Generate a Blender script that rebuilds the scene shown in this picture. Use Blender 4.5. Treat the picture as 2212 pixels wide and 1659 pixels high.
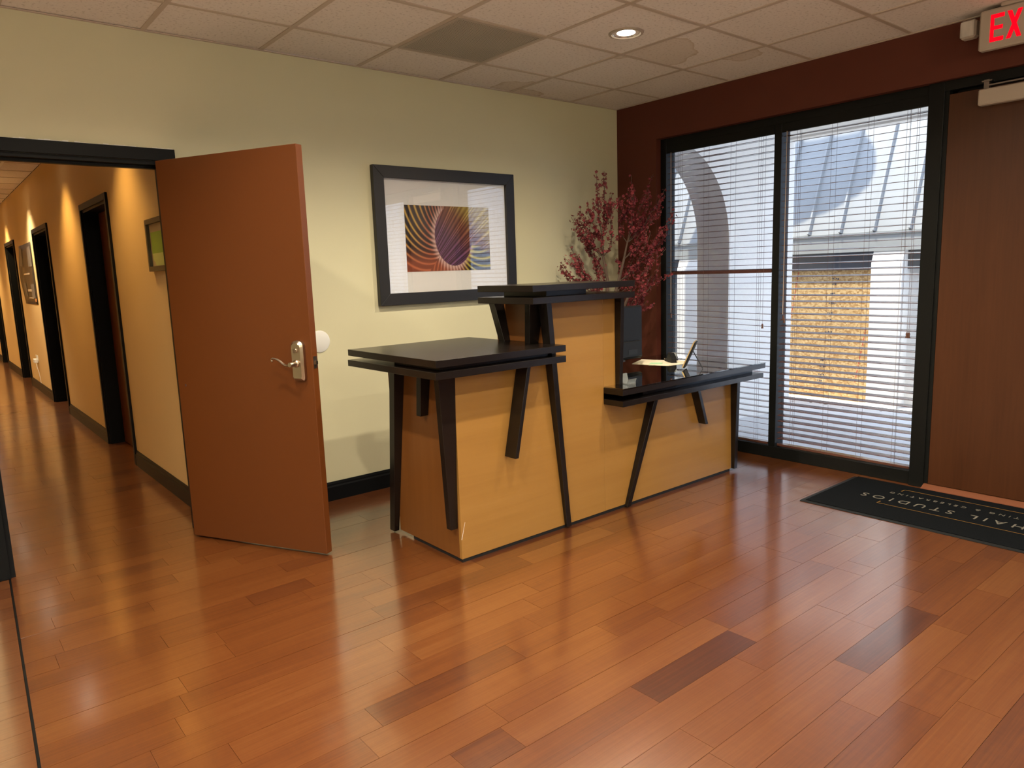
import bpy, bmesh, math, random
from mathutils import Vector, Matrix

for o in list(bpy.data.objects):
    bpy.data.objects.remove(o)
scene = bpy.context.scene
COL = scene.collection
R = math.radians

# ------------------------------------------------------------------ camera, sky, sun, exposure
cam_d = bpy.data.cameras.new('camera')
cam = bpy.data.objects.new('camera', cam_d)
COL.objects.link(cam)
cr = Vector((0.7701915560759093, -0.6369196293666683, -0.03373948246187434))
cu = Vector((0.12411818471288134, 0.09778178404980047, 0.9874377949681777))
cf = Vector((0.6256194076057331, 0.7647039351510256, -0.15436401261818644))
cam.matrix_world = Matrix(((cr.x, cu.x, -cf.x, -4.653179606971662),
                           (cr.y, cu.y, -cf.y, -4.206714131257215),
                           (cr.z, cu.z, -cf.z, 1.4136917249123526),
                           (0, 0, 0, 1)))
cam_d.sensor_fit = 'HORIZONTAL'
cam_d.sensor_width = 36
cam_d.lens = 1556.8327 / 2212 * 36
cam_d.clip_start = 0.05
scene.camera = cam

world = bpy.data.worlds.new('sky')
scene.world = world
world.use_nodes = True
wn = world.node_tree.nodes
wn['Background'].inputs[0].default_value = (0.60, 0.73, 1.0, 1)
wn['Background'].inputs[1].default_value = 3.6

sun_d = bpy.data.lights.new('sun', 'SUN')
sun = bpy.data.objects.new('sun', sun_d)
COL.objects.link(sun)
SUNV = Vector((-0.30, 0.20, 0.93)).normalized()          # towards the sun
sun.rotation_euler = SUNV.to_track_quat('Z', 'Y').to_euler()
sun_d.energy = 8.0
sun_d.color = (1.0, 0.93, 0.80)
sun_d.angle = R(0.53)

scene.view_settings.view_transform = 'Standard'
scene.view_settings.look = 'None'
scene.view_settings.gamma = 1
scene.view_settings.use_curve_mapping = False
scene.view_settings.exposure = 0.0

DOWN_W = 106.0        # watts of each downlight in the lobby
HALL_W = 108.0        # watts of each wall-washer in the corridor
random.seed(7)
H = 2.70             # ceiling height


# ------------------------------------------------------------------ helpers
class MB:
    """collects shapes and links them as one mesh object"""
    def __init__(self):
        self.bm = bmesh.new()

    def hexa(self, p):
        v = [self.bm.verts.new(q) for q in p]
        for f in ((3, 2, 1, 0), (4, 5, 6, 7), (0, 1, 5, 4), (1, 2, 6, 5), (2, 3, 7, 6), (3, 0, 4, 7)):
            self.bm.faces.new([v[i] for i in f])
        return v

    def box(self, x0, x1, y0, y1, z0, z1):
        x0, x1 = sorted((x0, x1)); y0, y1 = sorted((y0, y1)); z0, z1 = sorted((z0, z1))
        return self.hexa([(x0, y0, z0), (x1, y0, z0), (x1, y1, z0), (x0, y1, z0),
                          (x0, y0, z1), (x1, y0, z1), (x1, y1, z1), (x0, y1, z1)])

    def prism(self, pts, axis, a, b):
        """polygon pts in the two other axes, extruded along axis a..b"""
        def mk(p, c):
            return {'x': (c, p[0], p[1]), 'y': (p[0], c, p[1]), 'z': (p[0], p[1], c)}[axis]
        A = [self.bm.verts.new(mk(p, a)) for p in pts]
        B = [self.bm.verts.new(mk(p, b)) for p in pts]
        self.bm.faces.new(A[::-1]); self.bm.faces.new(B)
        n = len(pts)
        for i in range(n):
            self.bm.faces.new((A[i], A[(i + 1) % n], B[(i + 1) % n], B[i]))

    def tube(self, path, r, n=6, r1=None, cap=True):
        path = [Vector(p) for p in path]
        rings = []
        m = len(path)
        for i, p in enumerate(path):
            d = (path[min(i + 1, m - 1)] - path[max(i - 1, 0)]).normalized()
            a = d.orthogonal().normalized() if i == 0 else (a - d * a.dot(d)).normalized()
            b = d.cross(a)
            rr = r if r1 is None else r + (r1 - r) * i / (m - 1)
            rings.append([self.bm.verts.new(p + (a * math.cos(t) + b * math.sin(t)) * rr)
                          for t in [2 * math.pi * k / n for k in range(n)]])
        for i in range(m - 1):
            for k in range(n):
                self.bm.faces.new((rings[i][k], rings[i][(k + 1) % n], rings[i + 1][(k + 1) % n], rings[i + 1][k]))
        if cap:
            self.bm.faces.new(rings[0][::-1]); self.bm.faces.new(rings[-1])

    def lathe(self, prof, M=None, n=32):
        """prof: (r, h) pairs revolved about local z"""
        M = M or Matrix()
        rings = []
        for r, h in prof:
            if r < 1e-6:
                rings.append([self.bm.verts.new(M @ Vector((0, 0, h)))])
            else:
                rings.append([self.bm.verts.new(M @ Vector((r * math.cos(2 * math.pi * k / n), r * math.sin(2 * math.pi * k / n), h)))
                              for k in range(n)])
        for A, B in zip(rings, rings[1:]):
            for k in range(n):
                k2 = (k + 1) % n
                if len(A) == 1 and len(B) == 1:
                    continue
                if len(A) == 1:
                    self.bm.faces.new((A[0], B[k], B[k2]))
                elif len(B) == 1:
                    self.bm.faces.new((A[k], A[k2], B[0]))
                else:
                    self.bm.faces.new((A[k], A[k2], B[k2], B[k]))

    def quad(self, *p):
        self.bm.faces.new([self.bm.verts.new(q) for q in p])

    def mesh(self, name, mat=None, bevel=0, smooth=False):
        bm = self.bm
        bmesh.ops.recalc_face_normals(bm, faces=bm.faces)
        if bevel:
            bmesh.ops.bevel(bm, geom=list(bm.edges), offset=bevel, segments=1, affect='EDGES', clamp_overlap=True)
        me = bpy.data.meshes.new(name)
        bm.to_mesh(me); bm.free()
        if smooth:
            me.shade_smooth()
            me.set_sharp_from_angle(angle=R(40))
        if mat:
            me.materials.append(mat)
        return me

    def build(self, name, mat=None, parent=None, kind=None, bevel=0, smooth=False, label=None):
        return link(name, self.mesh(name, mat, bevel, smooth), parent, kind, label)


def link(name, me, parent=None, kind=None, label=None):
    o = bpy.data.objects.new(name, me)
    COL.objects.link(o)
    if parent:
        o.parent = parent
        o.matrix_parent_inverse = parent_inv(parent)
    if kind:
        o['kind'] = kind
    if label:
        o['label'] = label
    return o


def world_of(p):
    if p.parent:
        return world_of(p.parent) @ p.matrix_parent_inverse @ p.matrix_basis
    return p.matrix_basis.copy()


def parent_inv(p):
    return world_of(p).inverted()


def tag(o, label, cat, group=None):
    o['label'] = label; o['category'] = cat
    if group:
        o['group'] = group
    return o


def thing(name, label, cat, loc=(0, 0, 0), group=None):
    o = bpy.data.objects.new(name, None)
    COL.objects.link(o)
    o.empty_display_size = 0.1
    o.location = loc
    return tag(o, label, cat, group)


def struct(name, loc=(0, 0, 0)):
    o = bpy.data.objects.new(name, None)
    COL.objects.link(o)
    o.empty_display_size = 0.1
    o.location = loc
    o['kind'] = 'structure'
    return o


# ------------------------------------------------------------------ materials
def mat(name, col, rough=0.5, metal=0.0, spec=0.5, noise=0.0, nscale=8.0, bump=0.0, bscale=60.0, coat=0.0, stretch=(1, 1, 1), trans=0.0, ior=1.5, emit=None, es=0.0):
    m = bpy.data.materials.new(name)
    m.use_nodes = True
    nt = m.node_tree; n = nt.nodes; L = nt.links
    b = n['Principled BSDF']
    b.inputs['Base Color'].default_value = (*col, 1)
    b.inputs['Roughness'].default_value = rough
    b.inputs['Metallic'].default_value = metal
    b.inputs['Specular IOR Level'].default_value = spec
    b.inputs['Coat Weight'].default_value = coat
    b.inputs['Transmission Weight'].default_value = trans
    b.inputs['IOR'].default_value = ior
    if emit:
        b.inputs['Emission Color'].default_value = (*emit, 1)
        b.inputs['Emission Strength'].default_value = es
    if noise or bump:
        tc = n.new('ShaderNodeTexCoord')
        mp = n.new('ShaderNodeMapping')
        mp.inputs['Scale'].default_value = stretch
        L.new(tc.outputs['Object'], mp.inputs[0])
    if noise:
        t = n.new('ShaderNodeTexNoise'); t.inputs['Scale'].default_value = nscale; t.inputs['Detail'].default_value = 5
        L.new(mp.outputs[0], t.inputs[0])
        mx = n.new('ShaderNodeMix'); mx.data_type = 'RGBA'
        mx.inputs[6].default_value = (*[c * (1 - noise) for c in col], 1)
        mx.inputs[7].default_value = (*[min(1, c * (1 + noise)) for c in col], 1)
        L.new(t.outputs[0], mx.inputs[0]); L.new(mx.outputs[2], b.inputs['Base Color'])
    if bump:
        t2 = n.new('ShaderNodeTexNoise'); t2.inputs['Scale'].default_value = bscale; t2.inputs['Detail'].default_value = 3
        L.new(mp.outputs[0], t2.inputs[0])
        bp = n.new('ShaderNodeBump'); bp.inputs['Strength'].default_value = bump; bp.inputs['Distance'].default_value = 0.003
        L.new(t2.outputs[0], bp.inputs['Height']); L.new(bp.outputs[0], b.inputs['Normal'])
    return m


def wood(name, ramp, axis='X', scale=1.0, rough=0.3, wav=0.0, coat=0.0, spec=0.5, per_object=False, bump=0.0, contrast=1.0):
    """stretched-noise wood grain running along an axis"""
    m = bpy.data.materials.new(name)
    m.use_nodes = True
    nt = m.node_tree; n = nt.nodes; L = nt.links
    b = n['Principled BSDF']
    b.inputs['Roughness'].default_value = rough
    b.inputs['Specular IOR Level'].default_value = spec
    b.inputs['Coat Weight'].default_value = coat
    b.inputs['Coat Roughness'].default_value = 0.15
    b.inputs['Coat IOR'].default_value = 2.5
    tc = n.new('ShaderNodeTexCoord')
    mp = n.new('ShaderNodeMapping')
    s = [28 * scale] * 3
    s['XYZ'.index(axis)] = 1.3 * scale
    mp.inputs['Scale'].default_value = s
    src = tc.outputs['Object']
    if per_object:
        oi = n.new('ShaderNodeObjectInfo')
        at = n.new('ShaderNodeAttribute'); at.attribute_name = 'tone'
        sc = n.new('ShaderNodeSeparateColor'); L.new(oi.outputs['Color'], sc.inputs[0])
        sa = n.new('ShaderNodeSeparateColor'); L.new(at.outputs['Color'], sa.inputs[0])
        ad = n.new('ShaderNodeMath'); L.new(sc.outputs[0], ad.inputs[0]); L.new(sa.outputs[0], ad.inputs[1])
        ag = n.new('ShaderNodeMath'); L.new(sc.outputs[1], ag.inputs[0]); L.new(sa.outputs[1], ag.inputs[1])
        cx = n.new('ShaderNodeCombineXYZ')
        mu = n.new('ShaderNodeMath'); mu.operation = 'MULTIPLY'; mu.inputs[1].default_value = 37.0
        L.new(ag.outputs[0], mu.inputs[0])
        for i in range(3):
            L.new(mu.outputs[0], cx.inputs[i])
        va = n.new('ShaderNodeVectorMath'); L.new(src, va.inputs[0]); L.new(cx.outputs[0], va.inputs[1])
        src = va.outputs[0]
    L.new(src, mp.inputs[0])
    t = n.new('ShaderNodeTexNoise'); t.inputs['Scale'].default_value = 1.0; t.inputs['Detail'].default_value = 6; t.inputs['Roughness'].default_value = 0.6
    t.inputs['Distortion'].default_value = wav
    L.new(mp.outputs[0], t.inputs[0])
    t2 = n.new('ShaderNodeTexNoise'); t2.inputs['Scale'].default_value = 0.22; t2.inputs['Detail'].default_value = 2
    L.new(mp.outputs[0], t2.inputs[0])
    a1 = n.new('ShaderNodeMath'); a1.operation = 'MULTIPLY_ADD'; a1.inputs[1].default_value = 0.55 * contrast
    L.new(t.outputs[0], a1.inputs[0])
    a2 = n.new('ShaderNodeMath'); a2.operation = 'MULTIPLY_ADD'; a2.inputs[1].default_value = 0.45 * contrast; a2.inputs[2].default_value = 0.5 - 0.5 * contrast
    L.new(t2.outputs[0], a2.inputs[0]); L.new(a2.outputs[0], a1.inputs[2])
    fac = a1.outputs[0]
    if per_object:
        # fine pores and cross figure on top of the broad grain
        m3 = n.new('ShaderNodeMapping'); m3.inputs['Scale'].default_value = (3.2, 150, 150); L.new(src, m3.inputs[0])
        t3 = n.new('ShaderNodeTexNoise'); t3.inputs['Scale'].default_value = 1.0; t3.inputs['Detail'].default_value = 4; t3.inputs['Roughness'].default_value = 0.65; t3.inputs['Distortion'].default_value = 0.5
        L.new(m3.outputs[0], t3.inputs[0])
        m4 = n.new('ShaderNodeMapping'); m4.inputs['Scale'].default_value = (55, 9, 9); L.new(src, m4.inputs[0])
        t4 = n.new('ShaderNodeTexNoise'); t4.inputs['Scale'].default_value = 1.0; t4.inputs['Detail'].default_value = 2; L.new(m4.outputs[0], t4.inputs[0])
        b3 = n.new('ShaderNodeMath'); b3.operation = 'MULTIPLY_ADD'; b3.inputs[1].default_value = 0.55; L.new(t3.outputs[0], b3.inputs[0]); L.new(fac, b3.inputs[2])
        b4 = n.new('ShaderNodeMath'); b4.operation = 'MULTIPLY_ADD'; b4.inputs[1].default_value = 0.12; L.new(t4.outputs[0], b4.inputs[0]); L.new(b3.outputs[0], b4.inputs[2])
        b5 = n.new('ShaderNodeMath'); b5.operation = 'SUBTRACT'; b5.inputs[1].default_value = 0.335; L.new(b4.outputs[0], b5.inputs[0])
        fac = b5.outputs[0]
    if per_object:
        a3 = n.new('ShaderNodeMath'); a3.operation = 'ADD'
        a4 = n.new('ShaderNodeMath'); a4.operation = 'SUBTRACT'; a4.inputs[1].default_value = 0.5
        L.new(ad.outputs[0], a4.inputs[0]); L.new(fac, a3.inputs[0]); L.new(a4.outputs[0], a3.inputs[1])
        fac = a3.outputs[0]
    cr_ = n.new('ShaderNodeValToRGB')
    e = cr_.color_ramp.elements
    e[0].position, e[0].color = ramp[0][0], (*ramp[0][1], 1)
    e[1].position, e[1].color = ramp[-1][0], (*ramp[-1][1], 1)
    for p, c in ramp[1:-1]:
        k = e.new(p); k.color = (*c, 1)
    L.new(fac, cr_.inputs[0]); L.new(cr_.outputs[0], b.inputs['Base Color'])
    if bump:
        bp = n.new('ShaderNodeBump'); bp.inputs['Strength'].default_value = bump; bp.inputs['Distance'].default_value = 0.002
        L.new(t.outputs[0], bp.inputs['Height']); L.new(bp.outputs[0], b.inputs['Normal'])
    return m


def glass_mat(name, tint=(1, 1, 1), refl=1.0, rough=0.0, const=None):
    m = bpy.data.materials.new(name)
    m.use_nodes = True
    nt = m.node_tree; n = nt.nodes; L = nt.links
    n.remove(n['Principled BSDF'])
    tr = n.new('ShaderNodeBsdfTransparent'); tr.inputs[0].default_value = (*tint, 1)
    gl = n.new('ShaderNodeBsdfGlossy'); gl.inputs['Roughness'].default_value = rough
    fr = n.new('ShaderNodeFresnel'); fr.inputs[0].default_value = 1.5
    mu = n.new('ShaderNodeMath'); mu.operation = 'MULTIPLY'; mu.inputs[1].default_value = refl; mu.use_clamp = True
    mx = n.new('ShaderNodeMixShader')
    L.new(fr.outputs[0], mu.inputs[0]); L.new(mu.outputs[0], mx.inputs[0])
    if const is not None:
        mx.inputs[0].default_value = const
        L.remove(mx.inputs[0].links[0])
    L.new(tr.outputs[0], mx.inputs[1]); L.new(gl.outputs[0], mx.inputs[2])
    L.new(mx.outputs[0], n['Material Output'].inputs[0])
    return m


def attr_mat(name, attr, rough=0.5):
    m = bpy.data.materials.new(name)
    m.use_nodes = True
    n = m.node_tree.nodes
    a = n.new('ShaderNodeAttribute'); a.attribute_name = attr
    m.node_tree.links.new(a.outputs['Color'], n['Principled BSDF'].inputs['Base Color'])
    n['Principled BSDF'].inputs['Roughness'].default_value = rough
    return m


M = {}
M['cream'] = mat('cream_wall_paint', (0.60, 0.585, 0.41), 0.75, spec=0.25, noise=0.03, nscale=1.5, bump=0.12, bscale=180)
M['red'] = mat('russet_wall_paint', (0.098, 0.025, 0.0145), 0.6, spec=0.25, noise=0.05, nscale=3, bump=0.12, bscale=150)
M['hall'] = mat('corridor_wall_paint', (0.62, 0.45, 0.215), 0.7, spec=0.25, noise=0.04, nscale=1.5, bump=0.1, bscale=180)
M['black'] = mat('black_trim_paint', (0.0045, 0.0054, 0.0068), 0.42, spec=0.13)
M['blackmetal'] = mat('black_window_metal', (0.006, 0.0068, 0.0068), 0.45, spec=0.18)
M['espresso'] = wood('espresso_stained_wood', [(0.2, (0.0045, 0.0032, 0.0028)), (0.8, (0.010, 0.0072, 0.0062))], 'X', 1.0, 0.25, spec=0.42)
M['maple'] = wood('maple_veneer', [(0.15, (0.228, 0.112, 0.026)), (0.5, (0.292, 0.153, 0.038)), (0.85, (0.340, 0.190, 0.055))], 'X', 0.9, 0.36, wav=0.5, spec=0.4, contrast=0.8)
M['maple_shade'] = wood('maple_veneer_shade', [(0.15, (0.115, 0.040, 0.0085)), (0.5, (0.150, 0.055, 0.012)), (0.85, (0.185, 0.072, 0.017))], 'Z', 0.9, 0.36, wav=0.5, spec=0.4, contrast=0.7)  # maple darkened and reddened, putting the shade of the desk sides into the colour
M['door'] = mat('terracotta_door_paint', (0.106, 0.0295, 0.0048), 0.45, spec=0.35, noise=0.02, nscale=3, bump=0.08, bscale=260)
M['oak'] = wood('oak_door_veneer', [(0.2, (0.022, 0.007, 0.0025)), (0.42, (0.052, 0.0165, 0.0052)), (0.8, (0.074, 0.025, 0.0085))], 'Z', 1.25, 0.42, wav=1.6, spec=0.35)
M['plank'] = wood('cherry_floor_plank', [(0.0, (0.029, 0.007, 0.003)), (0.25, (0.064, 0.017, 0.0055)), (0.5, (0.120, 0.036, 0.0080)), (0.75, (0.160, 0.060, 0.016)), (1.0, (0.22, 0.10, 0.032))],
                  'X', 1.0, 0.34, wav=0.8, spec=0.5, coat=1.0, per_object=True, contrast=0.5)
M['subfloor'] = mat('dark_joint', (0.035, 0.012, 0.006), 0.8)
M['tile'] = None
M['tee'] = mat('ceiling_grid_paint', (0.50, 0.42, 0.35), 0.5)
M['white'] = mat('white_paint', (0.78, 0.78, 0.76), 0.5)
M['plastic_white'] = mat('white_plastic', (0.72, 0.74, 0.73), 0.4)
M['offwhite'] = mat('beige_plastic', (0.40, 0.345, 0.285), 0.45)
M['nickel'] = mat('brushed_nickel', (0.46, 0.39, 0.31), 0.28, metal=1.0)
M['steel'] = mat('dark_steel', (0.25, 0.22, 0.20), 0.4, metal=1.0)
M['blackplastic'] = mat('black_plastic', (0.008, 0.0085, 0.0095), 0.5, spec=0.2, noise=0.05)
M['lens'] = mat('lamp_lens', (1, 1, 1), 0.4, emit=(1.0, 0.90, 0.72), es=22.0)
M['chrome'] = mat('lamp_reflector', (0.85, 0.83, 0.80), 0.18, metal=1.0)
M['slat'] = mat('brown_blind_slat', (0.095, 0.040, 0.030), 0.24, spec=0.8, noise=0.1, nscale=3, stretch=(10, 1, 10), coat=0.35)
M['cord'] = mat('blind_cord', (0.10, 0.055, 0.045), 0.7)
M['palecord'] = mat('pale_blind_cord', (0.55, 0.45, 0.38), 0.6)
M['glass'] = glass_mat('window_glass', (0.97, 0.99, 0.99), 0.8)
M['picglass'] = glass_mat('picture_glass', (1, 1, 1), const=0.15)
M['deskglass'] = glass_mat('desk_glass', (0.93, 0.97, 0.96), 2.6)
M['acrylic'] = mat('clear_acrylic', (0.62, 0.68, 0.70), 0.08, spec=0.8, trans=0.75, ior=1.49)
M['matboard'] = mat('white_mat_board', (0.90, 0.91, 0.92), 0.7)
M['frame'] = mat('charcoal_picture_frame', (0.013, 0.013, 0.014), 0.42, noise=0.1, nscale=20)
M['rug'] = mat('black_carpet_pile', (0.007, 0.0085, 0.0105), 0.95, spec=0.03, noise=0.35, nscale=90, bump=0.8, bscale=420)
M['rubber'] = mat('black_rubber', (0.012, 0.014, 0.016), 0.5, spec=0.25)
M['rugtext'] = mat('grey_mat_lettering', (0.155, 0.148, 0.13), 0.9, spec=0.1)
M['ruggold'] = mat('gold_mat_line', (0.17, 0.10, 0.03), 0.9, spec=0.1)
M['exit_red'] = mat('exit_sign_letters', (0.2, 0.0, 0.0), 0.7, spec=0.05, emit=(1.0, 0.0015, 0.010), es=1.5)
M['stucco'] = mat('white_stucco', (0.86, 0.82, 0.76), 0.9, spec=0.1, noise=0.06, nscale=20, bump=0.9, bscale=45)
M['soffit'] = mat('beige_soffit_paint', (0.80, 0.76, 0.70), 0.8, spec=0.1, noise=0.04, nscale=6)
M['roofmetal'] = mat('pale_standing_seam_metal', (0.31, 0.31, 0.305), 0.45, spec=0.4, noise=0.10, nscale=2.2, bump=0.25, bscale=3)
M['gutter'] = mat('grey_metal_fascia', (0.36, 0.36, 0.34), 0.5, noise=0.08, nscale=5)
M['darkbeam'] = mat('dark_grey_beam', (0.085, 0.09, 0.105), 0.6, noise=0.1, nscale=5)
M['concrete'] = mat('concrete', (0.66, 0.66, 0.66), 0.75, noise=0.10, nscale=6, bump=0.3, bscale=40)
M['paper'] = mat('manila_paper', (0.80, 0.74, 0.58), 0.8)
M['green'] = mat('green_note_paper', (0.42, 0.70, 0.44), 0.8)
M['gold'] = mat('gold_frame_edge', (0.65, 0.48, 0.22), 0.35, metal=0.7)
M['flower'] = mat('dusty_red_blossom', (0.175, 0.018, 0.026), 0.7, noise=0.7, nscale=22)
M['twig'] = mat('grey_brown_twig', (0.085, 0.055, 0.040), 0.85, noise=0.2, nscale=20)
M['vase'] = mat('dark_ceramic', (0.03, 0.02, 0.018), 0.3)
M['ink'] = mat('dark_ink', (0.04, 0.05, 0.08), 0.8)
M['redink'] = mat('red_ink', (0.55, 0.03, 0.03), 0.8)
M['poster_dark'] = mat('dark_poster_print', (0.035, 0.028, 0.022), 0.35, noise=0.3, nscale=6)
M['poster_grey'] = mat('grey_poster_print', (0.13, 0.12, 0.11), 0.4, noise=0.9, nscale=9)
M['poster_pale'] = mat('pale_poster_print', (0.55, 0.45, 0.33), 0.5)
M['poster_orange'] = mat('orange_poster_print', (0.45, 0.18, 0.06), 0.5)
M['art_tan'] = mat('tan_print', (0.42, 0.33, 0.17), 0.6)
M['art_green'] = mat('green_print', (0.22, 0.34, 0.035), 0.6, noise=0.2, nscale=8)
M['art_lime'] = mat('pale_lime_print', (0.45, 0.50, 0.16), 0.6, noise=0.1, nscale=8)
M['olive_frame'] = mat('dark_olive_frame', (0.06, 0.05, 0.025), 0.4)
M['art'] = attr_mat('abstract_art_print', 'print', 0.5)
M['dirt'] = mat('dirt', (0.22, 0.19, 0.16), 0.95, noise=0.4, nscale=15)


def tile_material():
    m = bpy.data.materials.new('mineral_ceiling_tile')
    m.use_nodes = True
    nt = m.node_tree; n = nt.nodes; L = nt.links
    b = n['Principled BSDF']; b.inputs['Roughness'].default_value = 0.95; b.inputs['Specular IOR Level'].default_value = 0.1
    oi = n.new('ShaderNodeObjectInfo')
    tc = n.new('ShaderNodeTexCoord')
    nz = n.new('ShaderNodeTexNoise'); nz.inputs['Scale'].default_value = 60; nz.inputs['Detail'].default_value = 3
    L.new(tc.outputs['Object'], nz.inputs[0])
    r1 = n.new('ShaderNodeValToRGB')
    r1.color_ramp.elements[0].position = 0.32; r1.color_ramp.elements[0].color = (0.58, 0.53, 0.49, 1)
    r1.color_ramp.elements[1].position = 0.44; r1.color_ramp.elements[1].color = (0.76, 0.71, 0.67, 1)
    L.new(nz.outputs[0], r1.inputs[0])
    # dried water stain: disc with a dark rim, kept in the tile's own coordinates (object colour r = size, g,b = place)
    sc = n.new('ShaderNodeSeparateColor'); L.new(oi.outputs['Color'], sc.inputs[0])
    cb = n.new('ShaderNodeCombineXYZ')
    for i in (1, 2):
        mm = n.new('ShaderNodeMath'); mm.operation = 'SUBTRACT'; mm.inputs[1].default_value = 0.5
        L.new(sc.outputs[i], mm.inputs[0]); L.new(mm.outputs[0], cb.inputs[i - 1])
    n2 = n.new('ShaderNodeTexNoise'); n2.inputs['Scale'].default_value = 7; L.new(tc.outputs['Object'], n2.inputs[0])
    ds = n.new('ShaderNodeVectorMath'); ds.operation = 'DISTANCE'
    sx = n.new('ShaderNodeVectorMath'); sx.operation = 'MULTIPLY'; sx.inputs[1].default_value = (1, 1, 0)
    L.new(tc.outputs['Object'], sx.inputs[0]); L.new(sx.outputs[0], ds.inputs[0]); L.new(cb.outputs[0], ds.inputs[1])
    ad = n.new('ShaderNodeMath'); ad.operation = 'MULTIPLY_ADD'; ad.inputs[1].default_value = 0.16
    L.new(n2.outputs[0], ad.inputs[0]); L.new(ds.outputs['Value'], ad.inputs[2])
    dv = n.new('ShaderNodeMath'); dv.operation = 'SUBTRACT'
    L.new(sc.outputs[0], dv.inputs[0]); L.new(ad.outputs[0], dv.inputs[1])          # >0 inside the stain
    r2 = n.new('ShaderNodeValToRGB'); e = r2.color_ramp.elements
    e[0].position = 0.0; e[0].color = (0, 0, 0, 1)
    e[1].position = 1.0; e[1].color = (0.22, 0.22, 0.22, 1)
    k = e.new(0.004); k.color = (0.55, 0.55, 0.55, 1)
    k = e.new(0.03); k.color = (0.26, 0.26, 0.26, 1)
    L.new(dv.outputs[0], r2.inputs[0])
    mx = n.new('ShaderNodeMix'); mx.data_type = 'RGBA'; mx.inputs[7].default_value = (0.42, 0.30, 0.17, 1)
    L.new(r2.outputs[0], mx.inputs[0]); L.new(r1.outputs[0], mx.inputs[6])
    L.new(mx.outputs[2], b.inputs['Base Color'])
    bp = n.new('ShaderNodeBump'); bp.inputs['Strength'].default_value = 0.5; bp.inputs['Distance'].default_value = 0.002
    L.new(nz.outputs[0], bp.inputs['Height']); L.new(bp.outputs[0], b.inputs['Normal'])
    return m


def vent_material():
    m = mat('perforated_grille', (0.20, 0.18, 0.15), 0.6)
    nt = m.node_tree; n = nt.nodes; L = nt.links
    tc = n.new('ShaderNodeTexCoord')
    v = n.new('ShaderNodeTexVoronoi'); v.inputs['Scale'].default_value = 95; v.inputs['Randomness'].default_value = 0.0
    L.new(tc.outputs['Object'], v.inputs[0])
    r = n.new('ShaderNodeValToRGB')
    r.color_ramp.elements[0].position = 0.34; r.color_ramp.elements[0].color = (0.10, 0.09, 0.075, 1)
    r.color_ramp.elements[1].position = 0.42; r.color_ramp.elements[1].color = (0.62, 0.57, 0.48, 1)
    nz = n.new('ShaderNodeTexNoise'); nz.inputs['Scale'].default_value = 5; L.new(tc.outputs['Object'], nz.inputs[0])
    mx = n.new('ShaderNodeMix'); mx.data_type = 'RGBA'; mx.blend_type = 'MULTIPLY'; mx.inputs[0].default_value = 0.22
    L.new(v.outputs['Distance'], r.inputs[0]); L.new(r.outputs[0], mx.inputs[6]); L.new(nz.outputs[0], mx.inputs[7])
    L.new(mx.outputs[2], n['Principled BSDF'].inputs['Base Color'])
    return m


def osb_material():
    m = mat('oriented_strand_board', (0.5, 0.3, 0.1), 0.8)
    nt = m.node_tree; n = nt.nodes; L = nt.links
    tc = n.new('ShaderNodeTexCoord')
    mp = n.new('ShaderNodeMapping'); mp.inputs['Scale'].default_value = (40, 40, 62); mp.inputs['Rotation'].default_value = (0.5, 0, 0)
    L.new(tc.outputs['Object'], mp.inputs[0])
    v = n.new('ShaderNodeTexVoronoi'); v.inputs['Scale'].default_value = 1.0; L.new(mp.outputs[0], v.inputs[0])
    sc = n.new('ShaderNodeSeparateColor'); L.new(v.outputs['Color'], sc.inputs[0])
    r = n.new('ShaderNodeValToRGB'); e = r.color_ramp.elements
    e[0].position = 0; e[0].color = (0.40, 0.21, 0.07, 1); e[1].position = 1; e[1].color = (0.74, 0.52, 0.26, 1)
    k = e.new(0.5); k.color = (0.60, 0.37, 0.15, 1)
    L.new(sc.outputs[0], r.inputs[0]); L.new(r.outputs[0], n['Principled BSDF'].inputs['Base Color'])
    return m


M['tile'] = tile_material()
M['vent'] = vent_material()
M['osb'] = osb_material()

# ------------------------------------------------------------------ room shell
# origin: lobby corner at floor; the back wall is y = 0, the window wall x = 0
XL, YF = -8.2, -8.0          # far left and rear limits of the lobby (behind the camera)
OX0, OX1, OZ = -4.45, -3.54, 2.05     # corridor opening
CX0, CX1, CY = -4.95, -3.44, 17.0     # corridor
b = MB()
b.box(OX1, 0.0, 0, 0.12, 0, H); b.box(XL, OX0, 0, 0.12, 0, H); b.box(OX0, OX1, 0, 0.12, OZ, H)
b.build('wall_back', M['cream'], kind='structure')
# window wall with one long opening for storefront glazing and the door
WY0, WY1, WZ = -0.41, -4.62, 2.40
b = MB()
b.box(0, 0.20, 6, WY0, -0.5, H + 0.1); b.box(0, 0.20, WY0, WY1, WZ, H + 0.1); b.box(0, 0.20, WY1, YF, 0, H + 0.1)
b.build('wall_right', M['red'], kind='structure')
b = MB(); b.box(XL - 0.12, XL, YF, 0.12, 0, H); b.build('wall_left', M['cream'], kind='structure')
b = MB(); b.box(XL - 0.12, 0.2, YF - 0.12, YF, 0, H); b.build('wall_front', M['cream'], kind='structure')

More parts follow.
